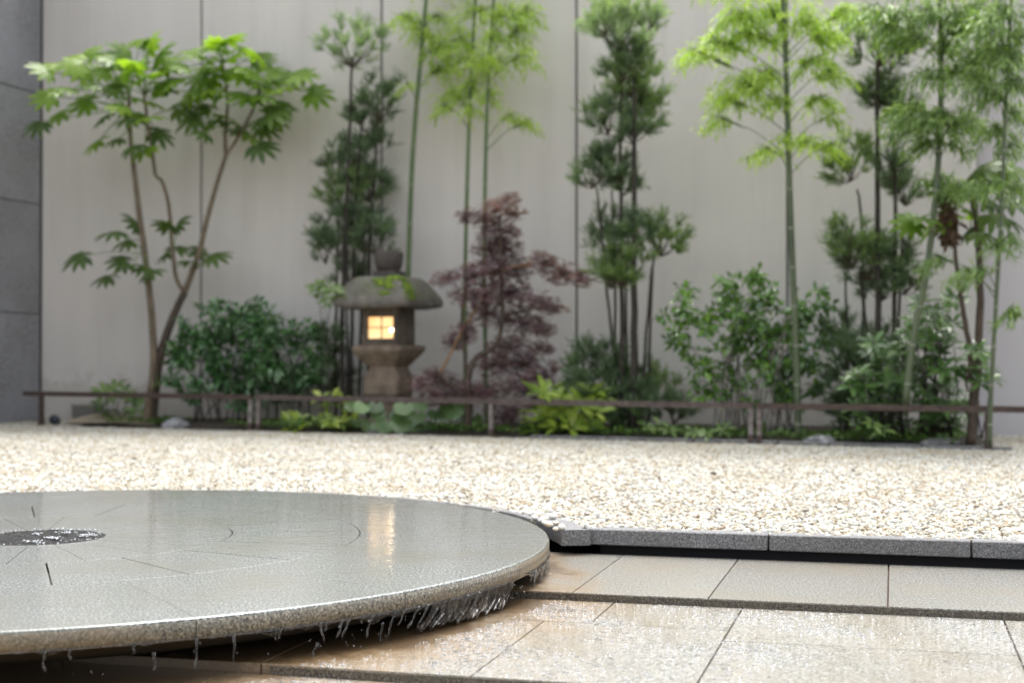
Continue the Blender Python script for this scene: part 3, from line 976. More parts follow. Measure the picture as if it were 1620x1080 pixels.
# ropes of falling water: (pixel x, top drop, length, slant)
ropes = [(72, .0, .05, 0), (112, .0, .028, 0), (213, .0, .025, 0), (245, .03, .045, .002), (312, .0, .11, 0), (370, .0, .075, .003), (436, .0, .03, .002), (444, .0, .03, -.002), (505, .0, .05, .008), (515, .0, .022, .002),
         (541, .0, .045, -.004), (552, .0, .05, -.008), (573, .0, .018, 0), (588, .0, .058, -.008), (624, .0, .07, -.012), (640, .0, .04, -.008), (661, .0, .055, -.016), (676, .0, .06, -.018), (603, .03, .05, 0),
         (722, .0, .045, -.012), (738, .0, .05, -.02), (756, .0, .06, -.02), (845, .0, .085, .002), (857, .0, .06, 0), (864, .0, .05, 0), (502, .06, .03, -.006), (690, .02, .03, -.012), (439, .1, .04, 0)]
for i, (px, t0, ln, sl) in enumerate(ropes):
    # find the rim angle whose projection lands on this pixel column
    best = min((abs((CX + RD * math.cos(R_(d))) / (CY + RD * math.sin(R_(d))) * FPX + 810 - px), d) for d in np.arange(-88, -2, .1))
    a = R_(best[1])
    r1 = random.Random(i)
    pts, rad = [], []
    n = 9
    for k in range(n):
        t = k / (n - 1)
        z = -.058 - t0 - min(ln * 1.25, .1) * t
        wob = .0022 * math.sin(t * 8 + i) * t
        pts.append(rim_pt(a + sl * t * 1.2 + wob, .005 - .01 * t, z))
        bead = .5 + .5 * math.sin(t * 9 + i * 2)
        rad.append((.0044 * (1 - t) ** 3 + .0015 + .0030 * bead * t) * (1 if k < n - 1 else .3))
    v, f = tube(pts, rad, 6)
    mk('water_drip', v, f, M['water'], ft, True)
# loose drops in the air below the rim
nd = 110
dg = np.where(RN.random(nd) < .7, RN.uniform(-50, -20, nd), RN.uniform(-74, -2, nd))
a = np.radians(dg)
rr_ = RD + RN.uniform(-.03, .03, nd)
T = np.stack((CX + rr_ * np.cos(a), CY + rr_ * np.sin(a), RN.uniform(-.15, -.065, nd)), -1)
cloud('flying_drops', *SPH1, np.tile(np.diag((1, 1, 1.6)), (nd, 1, 1)), T, RN.uniform(.0008, .0026, nd), M['drop'], ft)

# splash drops and crowns on the lower paving
nd = 70000
u = RN.uniform(-2.4, 1.9, nd); v = RN.uniform(3.3, 5.24, nd)
X = u * U[0] + v * V_[0]; Y = u * U[1] + v * V_[1]
r = np.hypot(X - CX, Y - CY)
dens = np.exp(-np.maximum(r - 2.45, 0) / .75) * .75 + .16
cl = np.array([mnoise.noise(Vector((x * 3.5, y * 3.5, 2))) for x, y in zip(X, Y)])
keep = (r > 2.24) & (RN.random(nd) < dens * np.clip(.55 + 1.6 * cl, .08, 1.5))
X, Y, v, r = X[keep], Y[keep], v[keep], r[keep]
zz = np.where(v > 3.925, -.154, -.184)
n = len(X)
s = RN.uniform(.0009, .0030, n) * np.where(RN.random(n) < .06, 1.6, 1)
sc3 = np.stack([np.diag((RN.uniform(1, 2.6), 1, RN.uniform(.4, .9))) for _ in range(n)])
o = cloud('splash_drops', *SPH1, sc3, np.stack((X, Y, zz), -1), s, M['drop'], None)
tag(o, 'sparkling splash drops bouncing on the wet lower paving beside the fountain', 'water drops', kind='stuff')

# ------------------------------------------------------------------ courtyard walls
WD3 = np.array((WD[0], WD[1], 0)); WN3 = np.array((WN[0], WN[1], 0)); WL3 = np.array((WL[0], WL[1], 0))
WH = 6.0
wt = thing('back_wall', WL3, 'tall pale grey rendered wall of wide panels behind the plants', 'wall')
v, f = box(WL3 + WD3 * 5.4 - WN3 * .16 + Z3 * (WH / 2 - .25), WD3, WN3, Z3, 5.6, .13, WH / 2 + .2)
mk('wall_backing', v, f, M['joint'], wt)
seams = [0.0, 2.21, 4.52, 6.82, 9.10, 11.0]
for a, b_ in zip(seams, seams[1:]):
    v, f = box(WL3 + WD3 * (a + b_) / 2 - WN3 * .012 + Z3 * (WH / 2 - .2), WD3, WN3, Z3, (b_ - a) / 2 - .014, .018, WH / 2 + .2, .006)
    mk('wall_panel', v, f, M['wall'], wt)
v, f = box(WL3 + WD3 * 5.5 - WN3 * .10 + Z3 * (WH + .06), WD3, WN3, Z3, 5.55, .17, .05, .01)
mk('coping', v, f, M['kerb'], wt)
# side wall of dark granite courses on the left
sw = thing('side_wall', WL3, 'dark blue grey granite side wall with level joints at the left edge', 'wall')
cz = [-.10, 1.29, 2.64, 4.0, 5.35, 6.1]
v, f = box(WL3 - WD3 * .17 + WN3 * 2.7 + Z3 * (WH / 2 - .2), WD3, WN3, Z3, .13, 2.75, WH / 2 + .15)
mk('wall_backing', v, f, M['joint'], sw)
for a, b_ in zip(cz, cz[1:]):
    for k in range(3):
        v, f = box(WL3 - WD3 * .02 + WN3 * (.95 + k * 1.85) + Z3 * (a + b_) / 2, WD3, WN3, Z3, .02, .92, (b_ - a) / 2 - .006, .004)
        mk('granite_panel', v, f, M['side'], sw)
# paler wall beyond the right-hand corner
rw = thing('corner_wall', WL3 + WD3 * 11.0, 'plain pale lilac wall at the right edge behind the thin bamboo', 'wall')
s0 = 11.02
v, f = box(WL3 + WD3 * (s0 + 1.38) - WN3 * .42 + Z3 * (WH / 2 - .2), WD3, WN3, Z3, 1.5, .10, WH / 2 + .2, .008)
mk('wall_slab', v, f, M['wall2'], rw)

# ------------------------------------------------------------------ planting bed
def bed_pt(px, d, z): 
    Y = fenceY(px) + d
    return W(px, 600, Y)[:2].tolist() + [z]
v, f = [], []
nx, ny = 80, 10
for i in range(nx + 1):
    px = 130 + (1556 - 130) * i / nx
    Y0, Y1 = fenceY(px) + .06, wallY(px) - .05
    for j in range(ny + 1):
        t = j / ny
        Y = Y0 + (Y1 - Y0) * t
        x = (px - 810) / FPX * Y
        h = -.02 + .07 * math.sin(min(t * 2.2, 1) * 1.57) * min(1, i / 8, (nx - i) / 5) + .02 * mnoise.noise(Vector((x * 3, Y * 3, 0)))
        v.append((x, Y, h))
for i in range(nx):
    for j in range(ny): f.append((i * (ny + 1) + j, (i + 1) * (ny + 1) + j, (i + 1) * (ny + 1) + j + 1, i * (ny + 1) + j + 1))
o = mk('planting_bed', v, f, M['soil'], None, True); tag(o, kind='structure')
# low mound of pale soil at the left end
v, f = [], []
for i in range(25):
    for j in range(9):
        px = 108 + i * 6.2; Y = fenceY(px) + .25 + j * .1
        h = GZ + .02 + .10 * math.sin(i / 24 * math.pi) * math.sin(min(1, (j + .5) / 5) * 1.57)
        v.append(((px - 810) / FPX * Y, Y, h))
for i in range(24):
    for j in range(8): f.append((i * 9 + j, (i + 1) * 9 + j, (i + 1) * 9 + j + 1, i * 9 + j + 1))
o = mk('soil_mound', v, f, M['palesoil'], None, True); tag(o, kind='structure')
# flat edging stones along the front of the bed
et = thing('bed_edging', bed_pt(1000, .0, GZ), 'low grey edging stones along the front of the planting bed', 'edging')
rn = random.Random(5)
px = 840.0
while px < 1575:
    w_ = rn.uniform(80, 150)
    a = np.array(bed_pt(px + 1, .03, 0)); b_ = np.array(bed_pt(px + w_ - 1, .03, 0))
    c = (a + b_) / 2; ax = b_ - a; hl = np.linalg.norm(ax) / 2; ax = ax / (2 * hl); ay = np.array((-ax[1], ax[0], 0))
    v, f = box(c + Z3 * rn.uniform(-.032, -.026), ax, ay, Z3, hl - .002, .05, .04, .008)
    mk('edging_stone', v, f, M['bedstone'], et)
    px += w_

# low green cover in the bed
nl = 9000
px = RN.uniform(170, 1540, nl); t = RN.random(nl)
Yf = 13.788 / (1 + .45 * (px - 810) / FPX); Yw = 15.784 / (1 + .3054 * (px - 810) / FPX)
Y = Yf + .12 + (Yw - Yf - .3) * t * .6
T = np.stack(((px - 810) / FPX * Y, Y, np.full(nl, .02)), -1)
patch = np.array([mnoise.noise(Vector((a * 1.1, b_ * 1.1, 0))) for a, b_ in T[:, :2]])
T = T[patch > -.12]; nl = len(T)
T[:, 2] += RN.random(nl) * .05
d = rdir(nl, .05, .9)
o = cloud('ground_cover', *LANCE, frames(d, np.tile((0, 0, 1.0), (nl, 1))), T, RN.uniform(.03, .075, nl), G['fern'], None)
tag(o, 'low dark green ground cover over the soil of the planting bed', 'ground cover', kind='stuff')
# ================================================================== FENCE
def rail_z(px): return .76 - (np.interp(px, (65, 400, 777, 1190, 1600), (621, 626.5, 633.5, 640, 647)) - 565) * fenceY(px) / FPX
def fp(px, z): 
    Y = fenceY(px); return np.array(((px - 810) / FPX * Y, Y, z))
fd = fp(1190, 0) - fp(400, 0); fd /= np.linalg.norm(fd); fnn = np.array((-fd[1], fd[0], 0))
def fence_section(px0, px1, posts, label, mats=('rust', 'rustgrey'), over=0.0, ztop=None):
    t = thing('rail_fence', fp((px0 + px1) / 2, GZ), label, 'fence', 'low iron rail fence sections')
    a, b_ = fp(px0, rail_z(px0)), fp(px1, rail_z(px1))
    a = a - (b_ - a) / np.linalg.norm(b_ - a) * over
    ax = b_ - a; L_ = np.linalg.norm(ax); ax /= L_
    up = np.cross(ax, fnn) * -1; up /= np.linalg.norm(up)
    if up[2] < 0: up = -up
    nrm = np.cross(up, ax)
    # an angle-iron rail, slightly wavy from rust
    mb = MB()
    v, f = box((a + b_) / 2 + up * .012, ax, nrm, up, L_ / 2, .022, .005); mb.add(v, f)
    v, f = box((a + b_) / 2 - nrm * .019 - up * .015, ax, nrm, up, L_ / 2, .0045, .0215); mb.add(v, f)
    v, f = box((a + b_) / 2 + nrm * .019 - up * .015, ax, nrm, up, L_ / 2, .0045, .0215); mb.add(v, f)
    mb.build('rail', M[mats[0]], t)
    for (p, mt) in posts:
        zt = rail_z(p) - .03
        c = fp(p, 0)
        v, f = box(c + Z3 * ((zt + GZ - .08) / 2), fd, fnn, Z3, .021 if mt == 'rustgrey' else .028, .02, (zt - GZ + .08) / 2, .004)
        mk('post', v, f, M[mt], t)
        v, f = box(c + Z3 * (GZ + .03), fd, fnn, Z3, .027 if mt == 'rustgrey' else .034, .026, .05, .004)
        mk('rusted_foot', v, f, M['rustdark'], t)
    return t
fence_section(62, 398, [(66, 'rustdark'), (396.5, 'rustgrey')], 'leftmost low rusty rail fence section with a dark end post by the side wall', ('rustdark',), over=.22)
fence_section(405, 1191, [(409, 'rustgrey'), (777, 'rustgrey'), (1188, 'rustgrey')], 'longest low rusty rail fence section in front of the stone lantern and maple', ('rust',))
fence_section(1197, 1720, [(1201, 'rustgrey'), (1563, 'rustdark'), (1716, 'rustgrey')], 'right hand low rusty rail fence section running out past the thin bamboo', ('rustdark',))

# ================================================================== LANTERN
LY = fenceY(615) + .75
lc = W(615, 600, LY); lc[2] = .02
lt = thing('stone_lantern', lc, 'weathered mossy stone lantern with a glowing paper window', 'lantern')
yaw = R_(-24)
LX = np.array((math.cos(yaw), math.sin(yaw), 0)); LYv = np.array((-math.sin(yaw), math.cos(yaw), 0))   # front faces -LYv
s_ = S(LY)
def lz(py): return .76 - (py - 565) * s_
def lpt(x, y, z): return np.array((lc[0], lc[1], 0)) + LX * x + LYv * y + Z3 * z
def sq_ring(hw, z, rnd=.12, n=4, bulge=0.0):
    """a square ring of points with softened corners"""
    pts = []
    k = hw * rnd
    for (cx_, cy_, a0) in ((hw - k, hw - k, 0), (-hw + k, hw - k, 90), (-hw + k, -hw + k, 180), (hw - k, -hw + k, 270)):
        for i in range(n):
            a = R_(a0 + 90 * i / (n - 1))
            pts.append(lpt(cx_ + k * math.cos(a), cy_ + k * math.sin(a), z))
    return pts
def stack(name, rings, mat, rnd=.12, jit=.0):
    v, f = [], []
    n = 16
    for (hw, z) in rings: v += sq_ring(hw, z, rnd)
    for i in range(len(rings) - 1):
        for k in range(n):
            l = (k + 1) % n
            f.append((i * n + k, i * n + l, (i + 1) * n + l, (i + 1) * n + k))
    f.append(tuple(range(n - 1, -1, -1))); f.append(tuple((len(rings) - 1) * n + k for k in range(n)))
    if jit:
        v = [p + np.array((mnoise.noise(Vector(p * 9)), mnoise.noise(Vector(p * 9 + 7)), mnoise.noise(Vector(p * 9 + 3)))) * jit for p in v]
    return mk(name, v, f, M[mat] if isinstance(mat, str) else mat, lt, False)
fcr = 1.24                                # width seen / side length for this yaw
def hwpx(px): return px * s_ / fcr / 2
stack('foot', [(hwpx(88), -.02), (hwpx(86), lz(672)), (hwpx(70), lz(664)), (hwpx(58), lz(660)), (hwpx(54), lz(640)), (hwpx(62), lz(632))], 'lbody', .2, .012)
stack('pedestal', [(hwpx(66), lz(631)), (hwpx(76), lz(622)), (hwpx(75), lz(600)), (hwpx(73), lz(592)), (hwpx(62), lz(583)), (hwpx(58), lz(579))], 'lbody', .25, .01)
stack('platform', [(hwpx(58), lz(579)), (hwpx(66), lz(577)), (hwpx(88), lz(566)), (hwpx(107), lz(556)), (hwpx(110), lz(552)), (hwpx(108), lz(547)), (hwpx(90), lz(546))], 'lbody', .14, .01)
# light box with a true opening in the front wall
hb = hwpx(76); zb0, zb1 = lz(546), lz(487)
wz0, wz1 = lz(536), lz(501.5)
wx0, wx1 = -hb * .68, hb * .86
thk = .05
mb = MB()
def lb(x0, x1, y0, y1, z0, z1):
    v, f = box(lpt((x0 + x1) / 2, (y0 + y1) / 2, (z0 + z1) / 2), LX, LYv, Z3, (x1 - x0) / 2, (y1 - y0) / 2, (z1 - z0) / 2, .004); mb.add(v, f)
lb(-hb, wx0, -hb, -hb + thk, wz0, wz1); lb(wx1, hb, -hb, -hb + thk, wz0, wz1)
lb(-hb, hb, -hb, -hb + thk, zb0, wz0); lb(-hb, hb, -hb, -hb + thk, wz1, zb1)
lb(-hb, -hb + thk, -hb + thk + .001, hb, zb0, zb1); lb(hb - thk, hb, -hb + thk + .001, hb, zb0, zb1); lb(-hb + thk + .001, hb - thk - .001, hb - thk, hb, zb0, zb1)
mb.build('light_box', M['ldark'], lt)
# window: frame, pane, bars, bulb
wf = MB(); mb = wf
e = .012
yo = -hb - .006
for (x0, x1, z0, z1) in ((wx0 - e, wx0 + .004, wz0 - e, wz1 + e), (wx1 - .004, wx1 + e, wz0 - e, wz1 + e), (wx0 + .005, wx1 - .005, wz1 - .004, wz1 + e), (wx0 + .005, wx1 - .005, wz0 - e, wz0 + .004)):
    v, f = box(lpt((x0 + x1) / 2, yo, (z0 + z1) / 2), LX, LYv, Z3, (x1 - x0) / 2, .009, (z1 - z0) / 2); wf.add(v, f)
wo = wf.build('window', M['ldark'], lt)
v, f = box(lpt((wx0 + wx1) / 2, -hb + .022, (wz0 + wz1) / 2), LX, LYv, Z3, (wx1 - wx0) / 2 - .002, .003, (wz1 - wz0) / 2 - .002)
mk('pane', v, f, M['pane'], wo)
v, f = box(lpt((wx0 + wx1) / 2 + .004, -hb + .010, (wz0 + wz1) / 2), LX, LYv, Z3, .006, .0035, (wz1 - wz0) / 2 - .003)
mk('glazing_bar', v, f, M['muntin'], wo)
v, f = box(lpt((wx0 + wx1) / 2, -hb + .0125, (wz0 + wz1) / 2 + .002), LX, LYv, Z3, (wx1 - wx0) / 2 - .003, .0030, .0055)
mk('glazing_bar', v, f, M['muntin'], wo)
bc = lpt(wx1 - .03, -hb - .001, lz(522.5))
mk('bulb', [tuple(np.array(q) * .017 + bc) for q in SPH[0]], SPH[1], M['bulb'], wo, True)
# roof: convex square cap with thick eaves
rh = hwpx(163)
rr2 = []
for t in np.linspace(0, 1, 12):
    rr2.append((hwpx(84 + 79 * t ** .78), lz(438.5 + 39.5 * t ** 1.25)))
rings = [(hwpx(84), lz(487)), (rh * .93, lz(489)), (rh * .985, lz(488)), (rh, lz(480))] + rr2[::-1][1:] + [(hwpx(62), lz(438))]
def roof_pt(hw, ang, z):
    c_, s2 = math.cos(ang), math.sin(ang)
    k = hw / (abs(c_) ** 26 + abs(s2) ** 26) ** (1 / 26)
    lift = .02 * (min(abs(c_), abs(s2)) / max(abs(c_), abs(s2))) ** 3 * (hw / rh) ** 3
    return lpt(k * c_, k * s2, z + lift)
nr_ = 64
v, f = [], []
for hw, z in rings:
    for k in range(nr_):
        p = roof_pt(hw, 2 * math.pi * k / nr_, z)
        v.append(p + Z3 * .008 * mnoise.noise(Vector(p * 7)))
for i in range(len(rings) - 1):
    for k in range(nr_):
        l = (k + 1) % nr_
        f.append((i * nr_ + k, i * nr_ + l, (i + 1) * nr_ + l, (i + 1) * nr_ + k))
f.append(tuple(range(nr_ - 1, -1, -1))); f.append(tuple((len(rings) - 1) * nr_ + k for k in range(nr_)))
roof = mk('roof', v, f, M['lroof'], lt, True)
# moss cushions on the roof: small tufts hugging the surface
mT, mN = [], []
rm = random.Random(11)
prof2 = [(hw, z) for hw, z in rr2]
for (t0, a0, dt, da, cnt) in ((.60, -34, .34, 8, 760), (.15, -52, .12, 13, 330), (.36, -72, .12, 12, 240), (.5, -60, .10, 7, 120), (.75, -66, .06, 6, 90), (.2, -90, .05, 8, 70), (.9, -150, .08, 25, 120)):
    for _ in range(cnt):
        t = min(max(rm.gauss(t0, dt * .5), .02), .98); a = R_(rm.gauss(a0, da * .5)) + yaw * 0
        i = t * 11; i0 = int(i); fr = i - i0
        h0, z0 = rr2[i0]; h1, z1 = rr2[min(i0 + 1, 11)]
        p = roof_pt(h0 + (h1 - h0) * fr, a, z0 + (z1 - z0) * fr)
        mT.append(p); 
mT = np.array(mT); k = len(mT)
cloud('moss', *SPH1, np.tile(np.diag((1, 1, .5)), (k, 1, 1)), mT, RN.uniform(.008, .02, k), M['moss'], roof)
# finial
stack('finial_base', [(hwpx(40), lz(438.5)), (hwpx(55), lz(437)), (hwpx(54), lz(430)), (hwpx(40), lz(428))], 'lfin', .45, .004)
def lathe(name, prof, mat, n=28):
    v, f = [], []
    for r, z in prof:
        for k in range(n):
            a = 2 * math.pi * k / n
            v.append(lpt(r * math.cos(a), r * math.sin(a), z))
    for i in range(len(prof) - 1):
        for k in range(n):
            l = (k + 1) % n
            f.append((i * n + k, i * n + l, (i + 1) * n + l, (i + 1) * n + k))
    f.append(tuple(range(n - 1, -1, -1))); f.append(tuple((len(prof) - 1) * n + k for k in range(n)))
    return mk(name, v, f, mat, lt, True)
lathe('finial', [(r * s_, lz(y)) for r, y in ((17, 428.5), (19.5, 425.5), (21.5, 419), (22.8, 410), (23.2, 402), (22.4, 399), (20, 398), (12, 397.4))], M['lfin'])

# ================================================================== PLANTS
def stem(parent, pts, r0, r1, mat, name='stem', k=4, wob=0.0, n=7):
    P = smooth_path(pts, k, wob)
    v, f = tube(P, taper(r0, r1, len(P)), n)
    return mk(name, v, f, mat, parent, True)

def mesh_from(tmpl, name, mat):
    me = bpy.data.meshes.new(name)
    me.from_pydata(tmpl[0], [], tmpl[1]); me.update()
    me.materials.append(mat)
    me.polygons.foreach_set('use_smooth', np.ones(len(me.polygons), dtype=bool))
    return me

def put_leaf(me, parent, pos, d, up, s, name='leaf'):
    Rm = frames(np.asarray(d, float)[None], np.asarray(up, float)[None])[0]
    o = bpy.data.objects.new(name, me); COL.objects.link(o); o.parent = parent
    M4 = Matrix([list(Rm[i] * s) + [float(pos[i] - base_of(parent)[i])] for i in range(3)] + [[0, 0, 0, 1]])
    o.matrix_basis = M4
    return o

# --- big palmate-leaved tree on the left
FM = [mesh_from(palm_template(9, 2.3, .145, .2, seed=i, inner=.2), 'palmate_leaf', G['fatsia']) for i in range(4)]
FMD = [mesh_from(palm_template(9, 2.3, .14, .3, seed=i + 9, inner=.2), 'dark_palmate_leaf', G['fatsia_dark']) for i in range(3)]
def palmate(parent, node, px, py, Y, size, meshes, rng, upb=.55, petr=.006):
    p = W(px, py, Y)
    out = p - node; out[2] *= .3
    out = out / (np.linalg.norm(out) + 1e-6)
    d = out + np.array((rng.uniform(-.3, .3), rng.uniform(-.3, .1), rng.uniform(-.45, .25)))
    up = np.array((rng.uniform(-.4, .4), -rng.uniform(.3, upb * 2.4), 1.0))
    size = size * 1.08
    att = p - out * size * .25
    put_leaf(meshes[rng.randrange(len(meshes))], parent, att, d, up, size)
    mid = (node + att) / 2 + np.array((0, 0, .03))
    v, f = tube(smooth_path([node, mid, att], 3), petr, 5)
    return v, f

bx_, by_ = 232, 678
Y0 = fenceY(235) + .45
t1 = thing('palmate_tree', W(232, 679, Y0), 'tall slender tree with big bright green hand shaped leaves at the left', 'tree')
stem(t1, [W(*p, Y0) for p in ((230, 682), (237, 630), (243, 585), (240, 500), (226, 380), (214, 290), (206, 215), (204, 150))], .055, .020, B['tan'], 'trunk', wob=.004)
stem(t1, [W(*p, Y0 + .05) for p in ((238, 680), (247, 600), (257, 550), (274, 500), (292, 462))], .058, .042, B['brown'], 'trunk', wob=.004)
stem(t1, [W(*p, Y0 + .05) for p in ((292, 464), (279, 440), (272, 390), (268, 335), (258, 290), (246, 276), (240, 235), (233, 195), (228, 150))], .026, .017, B['tan'], 'branch', wob=.003)
stem(t1, [W(*p, Y0 + .05) for p in ((290, 465), (310, 415), (322, 370), (340, 300), (357, 246))], .034, .024, B['tan'], 'branch', wob=.003)
stem(t1, [W(*p, Y0 + .05) for p in ((357, 246), (356, 210), (360, 160), (352, 100))], .024, .014, B['tan'], 'branch')
stem(t1, [W(*p, Y0 - .05) for p in ((357, 246), (378, 215), (402, 170), (412, 140))], .022, .013, B['tan'], 'branch')
rg = random.Random(21)
nodes = [W(204, 175, Y0), W(206, 150, Y0), W(232, 190, Y0 + .05), W(228, 150, Y0 + .05), W(354, 120, Y0 + .05), W(352, 100, Y0 + .05), W(412, 140, Y0 - .05), W(385, 205, Y0), W(357, 200, Y0 + .05)]
crown = [(75, 107), (120, 85), (145, 80), (170, 92), (112, 100), (100, 140), (80, 145), (90, 180), (55, 196), (160, 112), (190, 85), (240, 72), (225, 66), (270, 100), (258, 85), (285, 108), (200, 120), (140, 132), (180, 140), (215, 155), (160, 185), (205, 188), (235, 185), (248, 165), (270, 145), (150, 226), (180, 222), (212, 235), (255, 212), (303, 82), (318, 90), (340, 66), (362, 62), (350, 78), (388, 75), (405, 88), (415, 98), (330, 132), (315, 122), (300, 150), (290, 172), (350, 120), (375, 112), (400, 132), (430, 112), (428, 142), (456, 140), (462, 122), (482, 118), (505, 148), (445, 168), (440, 182), (412, 190), (424, 202), (340, 155), (320, 168), (300, 186), (330, 196), (318, 212), (352, 180), (372, 205), (396, 216), (415, 232), (380, 150), (280, 128), (130, 112), (205, 100), (230, 120), (250, 130), (185, 165), (130, 160), (395, 110), (440, 128), (365, 95), (325, 105)]
pet = MB()
crown += [(x + rg.uniform(-16, 16), y + rg.uniform(-12, 12)) for (x, y) in crown[::3]]
for (px, py) in crown:
    Yl = Y0 + rg.uniform(-.35, .35)
    p = W(px, py, Yl)
    nd_ = min(nodes, key=lambda q: np.linalg.norm(q - p) + rg.uniform(0, .2))
    sz = rg.uniform(.19, .29)
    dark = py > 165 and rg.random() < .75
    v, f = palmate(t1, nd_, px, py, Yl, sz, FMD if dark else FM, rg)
    pet.add(v, f)
low = [(175, 365, .24), (198, 380, .22), (120, 405, .26), (188, 413, .22), (205, 420, .2), (165, 440, .22), (240, 432, .2), (228, 425, .18), (285, 392, .22), (262, 400, .2), (345, 402, .24), (318, 395, .2), (210, 350, .2), (300, 410, .18), (250, 605, .1), (246, 575, .08), (262, 355, .2), (285, 350, .18)]
nlow = [W(229, 400, Y0), W(300, 440, Y0 + .05), W(275, 400, Y0 + .05), W(245, 590, Y0)]
for (px, py, sz) in low:
    Yl = Y0 + rg.uniform(-.25, .25)
    p = W(px, py, Yl)
    nd_ = min(nlow, key=lambda q: np.linalg.norm(q - p))
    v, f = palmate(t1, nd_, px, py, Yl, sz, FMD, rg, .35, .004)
    pet.add(v, f)
pet.build('leaf_stalks', B['petiole'], t1, True)['kind'] = 'stuff'

# --- clumps of needle leaves
def needle_clump(parent, cx_, cy_, rx, ry, Y, mat, dens=1.0, name='foliage', nl=.09):
    s = S(Y); c = W(cx_, cy_, Y)
    A, Bz = rx * s * 1.02, ry * s * 1.02
    root = c - np.array((0, 0, Bz * .75))
    ns = int(9 + rx * ry / 92 * dens)
    dd = rdir(ns, -.75, 1.0)
    Q = c + dd * np.array((A, A, Bz)) * (RN.random((ns, 1)) ** .42) * 1.0
    axis = norm(norm(Q - root) + np.array((0, 0, .35)))
    kt, kn = 6, 15
    tw = norm(axis[:, None, :] + rdir(ns * kt).reshape(ns, kt, 3) * .62)
    tl = RN.uniform(.08, .165, (ns, kt, 1))
    tt = np.linspace(0, 1, kn)
    P = Q[:, None, None, :] + tw[:, :, None, :] * tl[:, :, None, :] * tt[None, None, :, None]
    D = norm(tw[:, :, None, :] + rdir(ns * kt * kn).reshape(ns, kt, kn, 3) * .7)
    P = P.reshape(-1, 3) - axis.repeat(kt * kn, 0) * .04; D = D.reshape(-1, 3)
    tint = np.clip(RN.random(len(P)) * .6 + np.tile(tt, ns * kt) ** 2 * .3 + np.repeat(RN.uniform(-.15, .2, ns), kt * kn), 0, 1)
    o = cloud(name, *NEEDLE, frames(D, rdir(len(P))), P, RN.uniform(.6, 1.15, len(P)) * nl * .82, mat, parent, tint)
    mb = MB()
    for i in range(0, ns, 2):
        v, f = tube([root, (root + Q[i]) / 2 - np.array((0, 0, .02)), Q[i]], [.006, .004, .002], 4, False); mb.add(v, f)
    t_ = mb.build('twigs', B['twig'], parent, True); t_['kind'] = 'stuff'
    return o

def needle_tree(px, d, label, stems, clumps, name='needle_leaf_tree', dens=1.0):
    Yp = fenceY(px) + d
    b = W(px, 600, Yp); b[2] = .02
    t = thing(name, b, label, 'tree', 'tall tiered needle leaved trees')
    for i, (pts, r0, r1) in enumerate(stems):
        yo_ = ((i * 37) % 7 - 3) * .05
        stem(t, [W(*p, Yp + yo_) for p in pts], r0, r1, B['dark'], 'trunk', wob=.006, n=6)
    for i, (cx_, cy_, rx, ry, mt) in enumerate(clumps):
        needle_clump(t, cx_, cy_, rx, ry, Yp + ((i * 29) % 7 - 3) * .06, G[mt], dens)
    return t
needle_tree(560, 1.25, 'tall needle leaved tree rising behind the stone lantern', [
    ([(543, 690), (541, 560), (545, 400), (552, 250), (556, 110), (556, 90)], .03, .012),
    ([(556, 690), (556, 560), (560, 420), (565, 300), (572, 190)], .026, .010),
    ([(580, 690), (583, 560), (584, 400), (593, 280), (598, 180), (598, 150)], .026, .010),
    ([(532, 690), (530, 560), (534, 420), (535, 300)], .022, .010),
    ([(566, 690), (570, 540), (575, 420), (580, 380)], .022, .010),
    ([(550, 690), (549, 500), (548, 380)], .02, .010)],
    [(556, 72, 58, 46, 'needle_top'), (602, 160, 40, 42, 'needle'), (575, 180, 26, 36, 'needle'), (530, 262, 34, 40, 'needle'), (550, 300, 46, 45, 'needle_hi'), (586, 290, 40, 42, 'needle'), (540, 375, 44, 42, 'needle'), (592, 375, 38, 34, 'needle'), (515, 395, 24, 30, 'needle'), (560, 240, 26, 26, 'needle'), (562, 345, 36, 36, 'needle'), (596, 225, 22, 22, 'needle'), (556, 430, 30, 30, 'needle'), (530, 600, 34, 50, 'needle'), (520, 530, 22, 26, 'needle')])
needle_tree(1000, .8, 'tall needle leaved tree in the middle right with a dense top and bare stems', [
    ([(1003, 690), (1003, 560), (1003, 420), (1003, 250), (1004, 120)], .045, .016),
    ([(983, 690), (984, 560), (983, 400), (982, 240), (983, 60)], .032, .012),
    ([(970, 690), (972, 580), (960, 460), (948, 330), (942, 290)], .02, .008),
    ([(975, 690), (974, 560), (972, 420), (968, 300)], .02, .008),
    ([(1016, 690), (1020, 560), (1030, 440), (1034, 400)], .018, .008),
    ([(1025, 690), (1028, 560), (1033, 420), (1043, 390)], .018, .008),
    ([(994, 690), (992, 560), (990, 400)], .02, .010)],
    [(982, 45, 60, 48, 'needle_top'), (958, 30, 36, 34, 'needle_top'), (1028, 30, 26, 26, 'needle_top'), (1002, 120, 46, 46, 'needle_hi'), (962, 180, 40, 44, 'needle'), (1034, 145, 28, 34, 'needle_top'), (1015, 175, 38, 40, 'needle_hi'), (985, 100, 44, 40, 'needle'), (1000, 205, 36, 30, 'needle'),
     (937, 268, 38, 40, 'needle'), (968, 262, 32, 36, 'needle'), (985, 290, 26, 26, 'needle'), (962, 372, 42, 36, 'needle'), (1046, 375, 46, 40, 'needle_hi'), (1005, 365, 40, 36, 'needle'), (985, 420, 48, 42, 'needle_hi'), (965, 435, 30, 28, 'needle_hi'),
     (928, 575, 36, 38, 'needle'), (958, 575, 34, 40, 'needle'), (975, 610, 50, 40, 'needle'), (1035, 610, 36, 34, 'needle_hi'), (1010, 640, 52, 38, 'needle'), (935, 625, 44, 36, 'needle'), (1065, 650, 34, 26, 'needle'), (965, 660, 50, 28, 'needle')])
